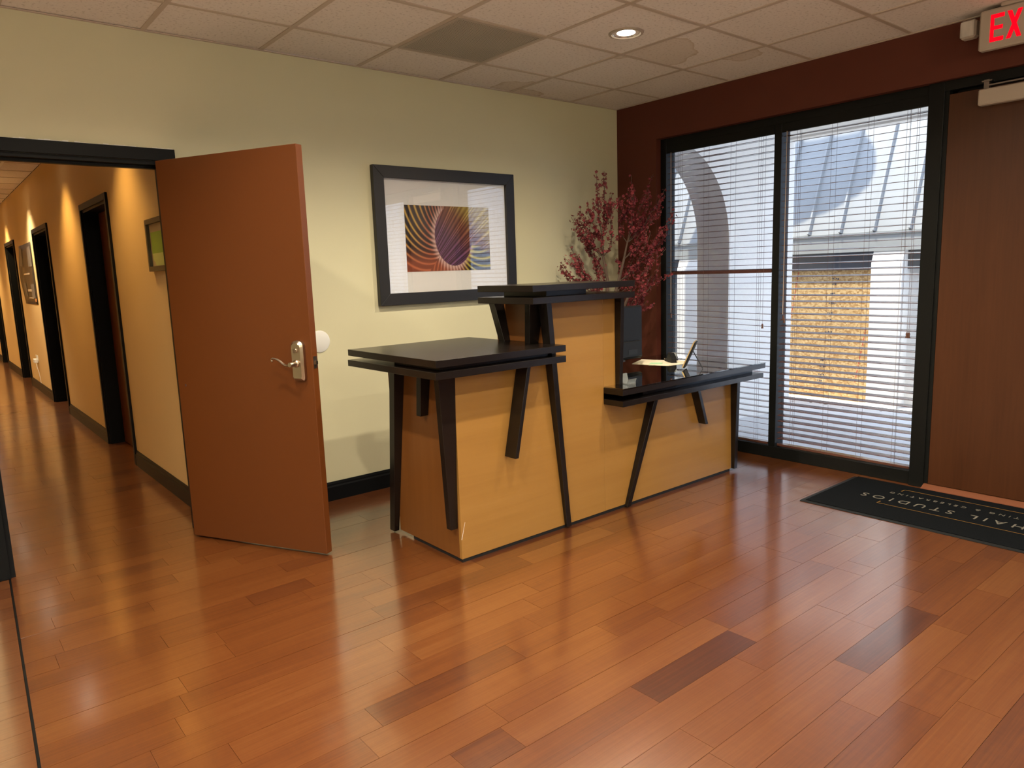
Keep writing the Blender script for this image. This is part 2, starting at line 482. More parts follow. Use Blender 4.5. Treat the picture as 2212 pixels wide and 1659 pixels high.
# corridor walls
DO = [(2.02, 3.02), (5.13, 6.26), (8.42, 9.55), (11.75, 12.75)]       # doorways in the corridor's right wall
b = MB()
y = 0.12
for a, c in DO:
    b.box(CX1, CX1 + 0.24, y, a, 0, H); b.box(CX1, CX1 + 0.24, a, c, 2.05, H); y = c
b.box(CX1, CX1 + 0.24, y, CY, 0, H)
b.box(OX1, CX1 + 0.24, 0.12, 0.125, 0, H)
b.build('wall_corridor_right', M['hall'], kind='structure')
b = MB(); b.box(CX0 - 0.12, CX0, 0.12, CY, 0, H); b.box(CX0 - 0.12, CX1 + 0.24, CY, CY + 0.12, 0, H)
b.box(CX0 - 0.12, OX0, 0.12, 0.125, 0, H)
b.build('wall_corridor_left', M['hall'], kind='structure')


def baseboard(name, segs, axis, c, sgn):
    """segs along an axis; c is the wall plane, sgn the side the board stands on"""
    b = MB()
    prof = [(0, 0), (0.016, 0), (0.016, 0.088), (0.011, 0.098), (0.011, 0.108), (0.006, 0.121), (0, 0.121)]
    for s0, s1 in segs:
        if axis == 'x':
            b.prism([(c + sgn * d, z) for d, z in prof], 'x', s0, s1)
        else:
            b.prism([(c + sgn * d, z) for d, z in prof], 'y', s0, s1)
    return b.build(name, M['black'], kind='structure')


b = MB(); b.box(XL, 0.35, YF, 6, H + 0.11, H + 0.75); b.build('roof', M['soffit'], kind='structure')
baseboard('baseboard_back', [(OX1 + 0.06, 0.0), (XL, OX0 - 0.075)], 'x', 0, -1)
segs = []
y = 0.13
for a, c in DO:
    segs.append((y, a - 0.05)); y = c + 0.05
segs.append((y, CY))
b = MB()
prof = [(0, 0), (0.016, 0), (0.016, 0.088), (0.011, 0.098), (0.011, 0.108), (0.006, 0.121), (0, 0.121)]
for s0, s1 in segs:
    b.prism([(CX1 - d, z) for d, z in prof], 'y', s0, s1)
b.build('baseboard_corridor', M['black'], kind='structure')

# corridor opening: casing and jambs (black), with a ragged caulk line above
op = struct('trim_1')
b = MB(); b.box(OX0 - 0.075, OX1 + 0.055, -0.018, 0, OZ, OZ + 0.062); b.build('head_casing', M['black'], op, bevel=0.002)
b = MB(); b.box(OX0 - 0.075, OX0, -0.018, 0, 0, OZ); b.build('side_casing', M['black'], op, bevel=0.002)
b = MB(); b.box(OX1, OX1 + 0.055, -0.018, 0, 0, OZ); b.build('side_casing', M['black'], op, bevel=0.002)
b = MB(); b.box(OX0, OX1, 0, 0.12, OZ - 0.02, OZ); b.box(OX0, OX1, 0.05, 0.085, OZ - 0.034, OZ - 0.02)
b.box(OX0 - 0.0, OX0 + 0.02, 0, 0.12, 0, OZ - 0.02); b.box(OX1 - 0.02, OX1, 0, 0.12, 0, OZ - 0.02)
b.build('jamb', M['black'], op)
b = MB()
for i in range(40):
    x0 = OX0 - 0.05 + i * (OX1 - OX0 + 0.1) / 40
    b.box(x0, x0 + 0.025, -0.004, 0, OZ + 0.0615, OZ + 0.064 + random.random() * 0.006)
b.build('caulk_line', M['white'], op)

# ------------------------------------------------------------------ ceiling: tiles, grid and lamps
ceil = struct('ceiling')
b = MB(); b.box(XL, 0.2, YF, 0, H + 0.03, H + 0.06); b.box(CX0, CX1 + 0.24, 0, CY, H + 0.03, H + 0.06)
b.build('ceiling_slab', mat('ceiling_void', (0.05, 0.045, 0.04), 0.9), ceil)
GX, GY, S = -0.5317, -0.4613, 0.6096
xs = [0.0] + [GX - S * k for k in range(13)]
ys = [0.0] + [GY - S * k for k in range(13)]
stains = {(2, 0): (0.26, 0.78, 0.62), (1, 0): (0.24, 0.32, 0.75), (1, 2): (0.46, 0.28, 0.78), (0, 2): (0.20, 0.3, 0.4), (1, 1): (0.16, 0.2, 0.2)}
tile_meshes = {}


def tile_mesh(w, d):
    key = (round(w, 3), round(d, 3))
    if key not in tile_meshes:
        t = MB(); t.box(-w / 2, w / 2, -d / 2, d / 2, 0.0, 0.015)
        tile_meshes[key] = t.mesh('ceiling_tile', M['tile'])
    return tile_meshes[key]


VENT = (3, 1)
for i in range(len(xs) - 1):
    for j in range(len(ys) - 1):
        if (i, j) == VENT:
            continue
        w = xs[i] - xs[i + 1]; d = ys[j] - ys[j + 1]
        o = link('ceiling_tile', tile_mesh(w - 0.018, d - 0.018), ceil)
        o.location = ((xs[i] + xs[i + 1]) / 2, (ys[j] + ys[j + 1]) / 2, H - 0.002 + random.random() * 0.0015)
        st = stains.get((i, j), (-1.0, 0.5, 0.5))
        o.color = (*st, 1)
# corridor tiles
cys = [0.13 + S * k for k in range(28)]
cxs = [CX1, CX1 - 0.33, CX1 - 0.33 - S, CX0]
for i in range(3):
    for j in range(27):
        w = cxs[i] - cxs[i + 1]; d = S
        o = link('ceiling_tile', tile_mesh(w - 0.018, d - 0.018), ceil)
        o.location = ((cxs[i] + cxs[i + 1]) / 2, cys[j] + S / 2, H - 0.002)
        o.color = (-1, 0.5, 0.5, 1)
for k in range(1, len(xs)):
    t = MB(); t.box(xs[k] - 0.012, xs[k] + 0.012, YF, -0.001, H - 0.006, H + 0.004); t.build('grid_tee', M['tee'], ceil)
for k in range(1, len(ys)):
    t = MB(); t.box(XL, -0.001, ys[k] - 0.012, ys[k] + 0.012, H - 0.0055, H + 0.004); t.build('grid_tee', M['tee'], ceil)
for x in cxs[1:3]:
    t = MB(); t.box(x - 0.012, x + 0.012, 0.13, CY, H - 0.006, H + 0.004); t.build('grid_tee', M['white'], ceil)
for yy in cys[1:]:
    t = MB(); t.box(CX0, CX1, yy - 0.012, yy + 0.012, H - 0.0055, H + 0.004); t.build('grid_tee', M['tee'], ceil)
t = MB()
t.box(XL, 0, -0.016, 0.0, H - 0.008, H - 0.003); t.box(-0.016, 0, YF, 0.0, H - 0.008, H - 0.003)
t.build('wall_angle', M['tee'], ceil)

# return air grille
vg = thing('ceiling_vent', 'perforated grey air return grille set in the ceiling grid left of the lit lamp', 'vent', ((xs[3] + xs[4]) / 2, (ys[1] + ys[2]) / 2, H))
vx0, vx1, vy0, vy1 = xs[4] + 0.010, xs[3] - 0.010, ys[2] + 0.010, ys[1] - 0.010
b = MB(); b.box(vx0 + 0.02, vx1 - 0.02, vy0 + 0.02, vy1 - 0.02, H - 0.005, H + 0.01); b.build('perforated_panel', M['vent'], vg)
b = MB()
b.box(vx0, vx0 + 0.02, vy0, vy1, H - 0.008, H + 0.012); b.box(vx1 - 0.02, vx1, vy0, vy1, H - 0.008, H + 0.012)
b.box(vx0 + 0.02, vx1 - 0.02, vy0, vy0 + 0.02, H - 0.008, H + 0.012); b.box(vx0 + 0.02, vx1 - 0.02, vy1 - 0.02, vy1, H - 0.008, H + 0.012)
b.build('grille_frame', M['offwhite'], vg)

# downlights on a four-foot grid (only the first is inside the photograph)
lx = [(xs[2] + xs[3]) / 2 + 0.025, (xs[4] + xs[5]) / 2, (xs[6] + xs[7]) / 2, (xs[8] + xs[9]) / 2]
ly = [(ys[2] + ys[3]) / 2 + 0.015, (ys[4] + ys[5]) / 2, (ys[6] + ys[7]) / 2, (ys[8] + ys[9]) / 2]
ring_me = lens_me = refl_me = None


def downlight(x, y, w, color, label, group, size=150, tilt=None, hall=False):
    global ring_me, lens_me, refl_me
    o = thing('recessed_downlight', label, 'lamp', (x, y, H), group)
    if ring_me is None:
        q = MB(); q.lathe([(0.098, -0.002), (0.095, -0.008), (0.082, -0.010), (0.076, -0.004)]); ring_me = q.mesh('trim_ring', M['offwhite'], smooth=True)
        q = MB(); q.lathe([(0.076, -0.004), (0.064, 0.008)]); refl_me = q.mesh('reflector', M['chrome'], smooth=True)
        q = MB(); q.lathe([(0.064, 0.006), (0.05, -0.002), (0.0, -0.006)]); lens_me = q.mesh('lens', M['lens'], smooth=True)
    for nm, me in (('trim_ring', ring_me), ('reflector', refl_me), ('lens', lens_me)):
        c = bpy.data.objects.new(nm, me); COL.objects.link(c); c.parent = o
    ld = bpy.data.lights.new('downlight_beam', 'SPOT')
    ld.energy = w; ld.color = color; ld.spot_size = R(size); ld.spot_blend = 0.75; ld.shadow_soft_size = 0.10 if hall else 0.032
    lo = bpy.data.objects.new('downlight_beam', ld); COL.objects.link(lo); lo.parent = o
    lo.location = (0, 0, -0.02)
    if tilt:
        lo.rotation_euler = (0, tilt, 0)
    return o


WARM = (1.0, 0.84, 0.62)
for i, x in enumerate(lx):
    for j, y in enumerate(ly):
        if j == 3 and i < 3:
            continue
        lab = ('lit round recessed downlight in the ceiling tile above the reception desk' if (i, j) == (0, 0) else
               'round recessed downlight in the lobby ceiling outside the photograph')
        downlight(x, y, DOWN_W, WARM, lab, None if (i, j) == (0, 0) else 'lobby downlights out of view')
for k, yy in enumerate((1.35, 3.75, 6.45, 9.20, 11.9, 14.6)):
    c = (1.0, 0.84, 0.60) if k == 2 else ((1.0, 0.58, 0.18) if k < 2 else (1.0, 0.68, 0.30))
    downlight(CX1 - 0.35, yy, HALL_W * (0.85, 1.35, 2.6, 2.5, 2.5, 2.5)[k], c, 'recessed downlight close to the right wall of the corridor, hidden by the opening', 'corridor downlights', size=100, hall=True)
for yy in (1.2, 3.9, 6.6, 9.3, 12.0, 15.0):  # second row, added out of view to brighten the corridor
    downlight(CX0 + 0.5, yy, HALL_W * (0.12 if yy < 5 else 1.2), (1.0, 0.66, 0.32), 'added fill downlight in the left half of the corridor ceiling, out of view', 'added corridor fill downlights', size=140, hall=True)
FILL_W = 60.0  # unseen globes added behind the camera to lift ceiling and walls
for x, y in ((-1.8, -6.0), (-4.4, -6.3), (-7.0, -5.0)):
    o = thing('added_fill_globe', 'added glowing fill globe behind the camera, out of view', 'lamp', (x, y, H), 'added fill globes out of view')
    q = MB(); q.tube([(x, y, H), (x, y, 2.38)], 0.006, 6); q.lathe([(0.0, H), (0.06, H), (0.05, H - 0.03), (0.0, H - 0.03)], Matrix.Translation((x, y, 0)), 20); q.build('stem', M['steel'], o)
    q = MB(); q.lathe([(0.11 * math.sin(math.pi * i / 12), 2.27 - 0.11 * math.cos(math.pi * i / 12)) for i in range(13)], Matrix.Translation((x, y, 0)), 24)
    q.build('globe', mat('fill_globe_glow', (1, 1, 1), 0.4, emit=(1.0, 0.86, 0.66), es=FILL_W / (4 * math.pi * math.pi * 0.11 ** 2)), o, smooth=True)

# ------------------------------------------------------------------ floor: planks
floor = struct('floor')
b = MB(); b.box(XL, 0.2, YF, 0.12, -0.06, -0.012); b.box(CX0 - 0.1, CX1 + 0.24, 0.12, CY, -0.06, -0.012)
b.build('subfloor', M['subfloor'], floor)
b = MB(); b.hexa([(-4.4595, 0.0, -0.012), (-4.4515, 0.0, -0.012), (-4.8115, -8.0, -0.012), (-4.8195, -8.0, -0.012), (-4.4595, 0.0, 0.0008), (-4.4515, 0.0, 0.0008), (-4.8115, -8.0, 0.0008), (-4.8195, -8.0, 0.0008)])
b.build('seam_strip', M['black'], floor)
PW = 0.127
rows = {}
FORCED = {  # rows whose planks can be read off the photograph: (x0, x1, tone)
    -25: [(-3.02, -2.27, 0.52), (-2.27, -1.66, 0.27), (-1.66, -0.9, 0.45)],
    -22: [(-3.65, -2.93, 0.46), (-2.93, -2.36, 0.27), (-2.36, -1.5, 0.55)],
    -21: [(-3.4, -2.345, 0.60), (-2.345, -1.5, 0.42)],
    -13: [(-3.3, -2.48, 0.40), (-2.48, -1.89, 0.68), (-1.89, -1.2, 0.42)],
    -9: [(-4.4, -3.66, 0.45), (-3.66, -3.38, 0.33), (-3.38, -2.6, 0.48)],
}


def seam_x(y):
    return -4.452 + 0.045 * min(y, 0)


planks = []
k0 = int((YF - 0.27) / PW) - 1
for k in range(-62, 134):
    y1 = 0.0 - 0.016 - PW * 0 + PW * (k + 1)
    y0 = PW * k - 0.016
    if y0 < YF or y1 > CY:
        continue
    ym = (y0 + y1) / 2
    spans = [(seam_x(ym), 0.06), (XL, seam_x(ym) - 0.008)] if ym < 0 else ([(OX0, OX1)] if ym < 0.12 else [(CX0, CX1 + 0.02)])
    if 0.12 <= ym:
        spans = [(CX0, CX1 + (0.24 if any(a < ym < c for a, c in DO) else 0.0))]
    for (a, c) in spans:
        done = []
        fr = FORCED.get(k, []) if ym < 0 and c > -1 else []
        x = a - random.random() * 0.5
        segs_ = []
        gaps = []
        cur = a
        for f0, f1, tn in sorted(fr):
            if f0 > cur:
                gaps.append((cur, f0))
            segs_.append((f0, f1, tn)); cur = f1
        gaps.append((cur, c))
        for g0, g1 in gaps:
            x = g0
            first = True
            while x < g1 - 0.001:
                ln = random.choice((0.30, 0.45, 0.6, 0.75, 0.9, 1.05))
                if first:
                    ln *= 0.15 + 0.85 * random.random(); first = False
                x2 = min(g1, x + max(ln, 0.12))
                if g1 - x2 < 0.1:
                    x2 = g1
                tn = min(0.72, max(0.26, random.gauss(0.5, 0.045)))
                if random.random() < 0.035:
                    tn = random.uniform(0.30, 0.38)
                segs_.append((x, x2, tn)); x = x2
        for s0, s1, tn in segs_:
            sl = (1 if ym < 0 and c > -1 and s0 == a else 0, 1 if ym < 0 and c < -1 and s1 == c else 0)
            planks.append((s0, s1, y0, y1, tn, random.random(), sl))


def view_xy(px, py, pz):
    d = Vector((px, py, pz)) - cam.matrix_world.translation
    z = d.dot(cf)
    if z < 0.1:
        return None
    return 1106 + 1556.8 * d.dot(cr) / z, 829.5 - 1556.8 * d.dot(cu) / z, z


scored = []
for p in planks:
    best = None
    for xx in (p[0], (p[0] + p[1]) / 2, p[1]):
        v = view_xy(xx, (p[2] + p[3]) / 2, 0)
        if v and -60 < v[0] < 2270 and 0 < v[1] < 1760:
            s = (p[1] - p[0]) * 0.127 / v[2] ** 2
            best = s if best is None else max(best, s)
    scored.append((best or 0, p))
scored.sort(key=lambda t: -t[0])
big = [p for s, p in scored[:300] if s > 0]
rest = [p for s, p in scored if p not in big]
plank_me = {}


def plank_shape(bm, x0, x1, y0, y1, tl=0.0, col=None, layer=None, sl=(0, 0)):
    d0, d1 = sl[0] * 0.045 * PW / 2, sl[1] * 0.045 * PW / 2      # ends cut along the slightly slanting seam
    g = 0.0005; c = 0.0002; zt = tl
    P = [[bm.verts.new((x0 + g - d0, y0 + g, z)), bm.verts.new((x1 - g - d1, y0 + g, z)), bm.verts.new((x1 - g + d1, y1 - g, z)), bm.verts.new((x0 + g + d0, y1 - g, z))] for z in (-0.012, zt)]
    fs = [bm.faces.new(P[1])] + [bm.faces.new((P[0][i], P[0][(i + 1) % 4], P[1][(i + 1) % 4], P[1][i])) for i in range(4)]
    if layer is not None:
        for f in fs:
            for l in f.loops:
                l[layer] = col
    return fs


for x0, x1, y0, y1, tn, sd, sl in big:
    key = round(x1 - x0, 2)
    if (key, sl) not in plank_me:
        q = MB(); plank_shape(q.bm, -key / 2, key / 2, -PW / 2, PW / 2, sl=sl); plank_me[(key, sl)] = q.mesh('plank', M['plank'])
    o = link('plank', plank_me[(key, sl)], floor)
    o.location = ((x0 + x1) / 2, (y0 + y1) / 2, -0.0004 + sd * 0.0006)
    o.scale.x = (x1 - x0) / key
    o.rotation_euler = (random.gauss(0, 0.0009), random.gauss(0, 0.0003), 0)
    o.color = (tn, sd, 0, 1)
q = MB()
lay = q.bm.loops.layers.float_color.new('tone')
for x0, x1, y0, y1, tn, sd, sl in rest:
    plank_shape(q.bm, x0, x1, y0, y1, random.random() * 0.0004, (tn, sd, 0, 1), lay, sl)
me = bpy.data.meshes.new('planks_beyond'); bmesh.ops.recalc_face_normals(q.bm, faces=q.bm.faces); q.bm.to_mesh(me); q.bm.free()
me.materials.append(M['plank'])
o = link('distant_planks', me, floor, kind='stuff'); o.color = (0, 0, 0, 1)

# ------------------------------------------------------------------ storefront glazing on the window wall
FX0, FX1 = 0.053, 0.165


def win_frame(name, parts):
    s = struct(name)
    for nm, dims, m, bv in parts:
        q = MB(); q.box(*dims); q.build(nm, m, s, bevel=bv)
    return s


Y_M0, Y_M1 = -1.398, -1.452      # mullion
Y_J0, Y_J1 = -2.385, -2.47       # post between window and door
D_Y0, D_Y1 = -2.475, -3.42       # door leaf
bm_ = M['blackmetal']
win1 = win_frame('window_1', [
    ('jamb', (FX0, FX1, WY0, -0.465, 0, WZ), bm_, 0.002),
    ('head', (FX0, FX1, -0.465, Y_J0, WZ - 0.055, WZ), bm_, 0.002),
    ('sill', (FX0, FX1, -0.465, Y_J0, 0.0, 0.085), bm_, 0.002),
    ('mullion', (FX0, FX1, Y_M0, Y_M1, 0.085, WZ - 0.055), bm_, 0.002),
    ('post', (FX0 - 0.02, FX1, Y_J0, Y_J1, 0, WZ), bm_, 0.002),
    ('pane', (0.134, 0.140, -0.465, Y_M0, 0.085, WZ - 0.055), M['glass'], 0),
    ('pane', (0.134, 0.140, Y_M1, Y_J0, 0.085, WZ - 0.055), M['glass'], 0),
])
win2 = win_frame('window_2', [
    ('post', (FX0 - 0.02, FX1, D_Y1 - 0.005, D_Y1 - 0.09, 0, WZ), bm_, 0.002),
    ('head', (FX0, FX1, D_Y1 - 0.09, WY1 + 0.05, WZ - 0.055, WZ), bm_, 0.002),
    ('sill', (FX0, FX1, D_Y1 - 0.09, WY1 + 0.05, 0, 0.085), bm_, 0.002),
    ('jamb', (FX0, FX1, WY1 + 0.05, WY1, 0, WZ), bm_, 0.002),
    ('pane', (0.134, 0.140, D_Y1 - 0.09, WY1 + 0.05, 0.085, WZ - 0.055), M['glass'], 0),
])
# oak entrance door
dr = struct('door_1')
q = MB(); q.box(FX0 - 0.01, FX0 + 0.035, D_Y0 - 0.018, D_Y1 + 0.005, 0.03, 2.325); q.build('door_leaf', M['oak'], dr, bevel=0.002, label='oak veneer leaf with cathedral grain')
q = MB(); q.box(FX0 - 0.02, FX1, Y_J1, D_Y1 - 0.005, 2.345, WZ); q.build('door_head', bm_, dr, bevel=0.002)
q = MB(); q.box(FX0 + 0.036, FX0 + 0.06, Y_J1 - 0.0, D_Y0 - 0.045, 0.03, 2.345); q.box(FX0 + 0.036, FX0 + 0.06, D_Y0 - 0.02, D_Y1, 2.29, 2.345)
q.box(FX0 - 0.008, FX0 + 0.04, Y_J1, D_Y0 - 0.017, 0.03, 2.345)
q.build('door_stop', bm_, dr)
q = MB(); q.prism([(0.0, 0.0), (FX1, 0.0), (FX1, 0.028), (FX0, 0.028), (0.0, 0.006)], 'y', Y_J1, D_Y1 - 0.005)
q.build('threshold', mat('threshold_wood', (0.16, 0.055, 0.025), 0.5), dr)
# door closer
dc = thing('door_closer', 'long beige box door closer at the top of the oak entrance door', 'door closer', (FX0 - 0.03, -2.95, 2.27))
q = MB(); q.box(FX0 - 0.065, FX0 - 0.0105, -2.655, -3.22, 2.225, 2.31); q.build('closer_cover', M['offwhite'], dc, bevel=0.006)
q = MB(); q.box(FX0 - 0.045, FX0 - 0.015, -2.675, -2.70, 2.31, 2.36); q.box(FX0 - 0.05, FX0 - 0.012, -2.665, -2.715, 2.349, 2.356); q.build('arm_bracket', M['steel'], dc)
q = MB(); q.box(FX0 - 0.046, FX0 - 0.03, -2.70, -3.05, 2.325, 2.333); q.build('closer_arm', M['steel'], dc)

# ------------------------------------------------------------------ wood blinds
slat_mesh = {}


def slat_me(L_):
    key = round(L_, 3)
    if key not in slat_mesh:
        q = MB()
        n = 4
        top = []
        for i in range(n + 1):
            t = i / n
            x = -0.025 + 0.05 * t
            z = 0.0009 * (1 - (2 * t - 1) ** 2)
            top.append((x, z + 0.0014))
        bot = [(x, z - 0.0028) for x, z in reversed(top)]
        q.prism(top + bot, 'y', -L_ / 2, L_ / 2)
        slat_mesh[key] = q.mesh('slat', M['slat'])
    return slat_mesh[key]


def blind(label, ya, yb, tilt, odd, tassels, wand_y, n=50):
    """ya > yb: the two ends of the slats"""
    yc = (ya + yb) / 2; L_ = ya - yb
    xb = 0.088
    o = thing('window_blind', label, 'blind', (xb, yc, 2.33))
    q = MB(); q.box(xb - 0.028, xb + 0.025, ya, yb, 2.292, 2.336); q.build('headrail', M['blackmetal'], o, bevel=0.003)
    q = MB(); q.box(xb - 0.034, xb - 0.030, ya + 0.004, yb - 0.004, 2.285, 2.345); q.build('valance', M['blackmetal'], o)
    q = MB(); q.box(xb - 0.026, xb + 0.026, ya - 0.004, yb + 0.004, 0.092, 0.110); q.build('bottom_rail', M['slat'], o, bevel=0.003)
    me = slat_me(L_ - 0.008)
    z0, z1 = 0.150, 2.262
    for i in range(n):
        z = z0 + (z1 - z0) * i / (n - 1)
        s = link('slat', me, o)
        s.location = (xb, yc, z)
        dt, roll = odd.get(i, (0, 0))
        s.rotation_euler = (roll + random.gauss(0, 0.0012), R(tilt + dt) + random.gauss(0, 0.010), 0)
    for k in range(4):
        yk = ya - L_ * (0.12 + 0.2533 * k)
        q = MB()
        for dx, dy in ((-0.0265, 0.006), (0.0265, 0.006), (-0.0265, -0.012)) if k in (0, 3) else ((-0.0265, 0.0), (0.0265, -0.008)):
            q.tube([(xb + dx, yk + dy, 2.30), (xb + dx, yk + dy + random.gauss(0, .002), 1.2), (xb + dx, yk + dy, 0.105)], 0.0009, 4)
        q.build('ladder_cord', M['cord'], o)
        q = MB()
        for i in range(0, n):
            z = z0 + (z1 - z0) * i / (n - 1)
            q.box(xb - 0.0262, xb + 0.0262, yk + 0.0055, yk + 0.0065, z - 0.003, z - 0.0022)
        q.build('ladder_rung', M['cord'], o, kind='stuff')
        q = MB(); q.lathe([(0.0, 0.092), (0.006, 0.090), (0.0075, 0.084), (0.003, 0.080), (0.0, 0.080)], Matrix.Translation((xb, yk, 0)), 10); q.build('cord_button', M['slat'], o, smooth=True)
    for yt, zt in tassels:
        q = MB(); q.tube([(xb - 0.036, yt, 2.29), (xb - 0.037, yt, zt + 0.03)], 0.0010, 4); q.build('pull_cord', M['cord'], o)
        q = MB(); q.lathe([(0.0, 0.034), (0.004, 0.034), (0.0075, 0.024), (0.0055, 0.013), (0.0085, 0.004), (0.0075, 0.0), (0.0, 0.0)], Matrix.Translation((xb - 0.037, yt, zt)), 12)
        q.build('tassel', M['slat'], o, smooth=True)
    q = MB(); q.tube([(xb - 0.034, wand_y, 2.29), (xb - 0.034, wand_y, tassels[0][1] + 0.04)], 0.0022, 6); q.build('tilt_cord', M['palecord'], o)
    return o


blind('brown slatted window blind with one flipped slat, left of the mullion', -0.472, -1.392, 1.0,
      {28: (-33, 0), 18: (3, 0.012), 19: (2, 0.022), 20: (0, 0.030), 21: (0, 0.020), 1: (9, 0), 2: (14, 0)},
      [(-0.518, 1.00), (-1.335, 0.945)], -0.512)
blind('brown slatted window blind beside the oak entrance door, right of the mullion', -1.458, -2.379, -8.0,
      {49: (-10, 0.004), 48: (0, 0.003)}, [(-1.497, 1.01), (-1.505, 0.99), (-2.325, 0.925), (-2.337, 0.925)], -1.49)
blind('slatted blind on the far side of the oak door, outside the photograph', D_Y1 - 0.10, WY1 + 0.06, -3.0, {}, [(-3.60, 1.0)], -3.59)

# ------------------------------------------------------------------ outside: porch and neighbouring building
ZG = lambda x: -0.03 - 0.066 * x
b = MB(); b.hexa([(0.20, -9, -0.5), (3.6, -9, -0.5), (3.6, 9, -0.5), (0.20, 9, -0.5), (0.20, -9, ZG(0.2)), (3.6, -9, ZG(3.6)), (3.6, 9, ZG(3.6)), (0.20, 9, ZG(0.2))])
b.build('floor_porch', M['concrete'], kind='structure')
b = MB(); b.hexa([(3.6, -9, -0.5), (9, -9, -0.5), (9, 9, -0.5), (3.6, 9, -0.5), (3.6, -9, ZG(3.6)), (9, -9, ZG(3.7)), (9, 9, ZG(3.7)), (3.6, 9, ZG(3.6))])
b.build('floor_court', M['concrete'], kind='structure')
# porch ceiling with an edge beam
b = MB(); b.box(0.20, 2.63, -4.7, 6, 2.69, 2.76); b.box(2.52, 2.63, -4.7, 6, 2.655, 2.69); b.box(2.44, 2.52, -4.7, 6, 2.675, 2.69)
b.build('ceiling_porch', M['soffit'], kind='structure')
# cross wall with an arched passage
b = MB()
pts = [(0.20, -0.4)]
arch = [(0.20, 2.0)]
cx_, a_, zs, hr = 0.62, 0.845, 1.62, 0.87
arc = [(cx_ - a_ * math.cos(t), zs + hr * math.sin(t)) for t in [math.pi * (1 - i / 24) for i in range(25)]]   # right spring to left spring reversed below
right = [(cx_ + a_ * math.cos(math.pi / 2 * i / 16), zs + hr * math.sin(math.pi / 2 * i / 16)) for i in range(17)]
left = [(cx_ - a_ * math.cos(math.pi / 2 * (1 - i / 16)), zs + hr * math.sin(math.pi / 2 * (1 - i / 16))) for i in range(17)]
left = [p for p in left if p[0] > 0.2]
poly_top = [(0.20, 2.69), (0.20, left[-1][1] if False else 2.0)]
# build as strips so that every face is convex
edge = [(0.20, zs + hr * math.sqrt(max(0, 1 - ((0.20 - cx_) / a_) ** 2)))] + [p for p in reversed([(cx_ + a_ * math.cos(math.pi * i / 32), zs + hr * math.sin(math.pi * i / 32)) for i in range(33)]) if p[0] > 0.21]
for p0, p1 in zip(edge, edge[1:]):
    b.hexa([(p0[0], -0.10, p0[1]), (p1[0], -0.10, p1[1]), (p1[0], 0.266, p1[1]), (p0[0], 0.266, p0[1]),
            (p0[0], -0.10, 2.69), (p1[0], -0.10, 2.69), (p1[0], 0.266, 2.69), (p0[0], 0.266, 2.69)])
b.box(cx_ + a_, 2.63, -0.10, 0.266, -0.4, 2.69)
bmesh.ops.remove_doubles(b.bm, verts=b.bm.verts, dist=0.0005)
b.build('wall_porch', M['stucco'], kind='structure')
# unseen caster added above the porch roof, shaped to throw a rounded shadow opposite
b = MB()
b.prism([(2.9, 8.021), (1.065, 8.013), (0.913, 7.757), (0.791, 7.46), (0.756, 7.225), (0.751, 6.909), (0.827, 6.622), (1.044, 6.357), (1.235, 6.182), (1.54, 5.933), (2.9, 5.333)], 'x', 2.50, 2.60)
b.box(2.50, 2.60, 2.4, 2.9, 2.76, 5.93)
b.build('shadow_caster', M['stucco'], kind='structure')

nb = thing('building', 'neighbouring white stucco building with a pale standing seam roof, seen through the blinds', 'building', (3.9, 0, -0.29))
D = 3.9
b = MB(); b.box(D + 0.06, D + 0.3, -2.6, 6, -0.5, 1.75); b.build('wall', M['stucco'], nb)
RX0, RZ0, RS = D - 0.12, 1.72, 0.385       # mansard foot; run per unit of rise
RH = 2.3


def roof_pt(y, h, off=0.0):
    nrm = Vector((-1, 0, RS)).normalized()
    return Vector((RX0 + RS * h, y, RZ0 + h)) + nrm * off


seam0, sp = -0.045, 0.385
me_panel = None
for k in range(-6, 12):
    ya = seam0 + sp * k
    q = MB()
    pa = [roof_pt(0, 0), roof_pt(sp, 0), roof_pt(sp, RH), roof_pt(0, RH)]
    if me_panel is None:
        nr = Vector((1, 0, -RS)).normalized() * 0.03
        # pans dish slightly between the seams
        n = 6
        rows_ = []
        for h in (0, 0.55, 1.1, 1.7, RH):
            rows_.append([roof_pt(sp * i / n, h, -0.012 * math.sin(math.pi * i / n) + 0.004 * math.sin(5 * h + i)) for i in range(n + 1)])
        V = [[q.bm.verts.new(p) for p in r_] for r_ in rows_]
        for r0, r1 in zip(V, V[1:]):
            for i in range(n):
                q.bm.faces.new((r0[i], r0[i + 1], r1[i + 1], r1[i]))
        W = [q.bm.verts.new(Vector(p) + nr) for p in (rows_[0][0], rows_[0][-1], rows_[-1][-1], rows_[-1][0])]
        q.bm.faces.new(W)
        me_panel = q.mesh('roof_panel', M['roofmetal'], smooth=True)
        q = MB()
        q.hexa([roof_pt(-0.014, 0, 0), roof_pt(0.014, 0, 0), roof_pt(0.014, RH, 0), roof_pt(-0.014, RH, 0),
                roof_pt(-0.010, 0, 0.045), roof_pt(0.010, 0, 0.045), roof_pt(0.010, RH, 0.045), roof_pt(-0.010, RH, 0.045)])
        me_rib = q.mesh('roof_seam', M['roofmetal'])
    o = link('roof_panel', me_panel, nb); o.location.y = ya
    o = link('roof_seam', me_rib, nb); o.location.y = ya
for o in [c for c in nb.children if c.name.startswith('roof_')]:
    o.location = Vector((0, o.location.y, 0))
b = MB(); b.box(D - 0.12, D + 0.05, -2.6, 6, 1.50, 1.715); b.box(D - 0.135, D - 0.12, -2.6, 6, 1.685, 1.715); b.build('fascia', M['gutter'], nb)
b = MB(); b.box(D - 0.02, D + 0.055, -2.6, 6, 1.295, 1.50); b.build('dark_beam', M['darkbeam'], nb)
b = MB(); b.box(D + 0.0, D + 0.03, -0.43, 0.79, -0.30, 1.295)
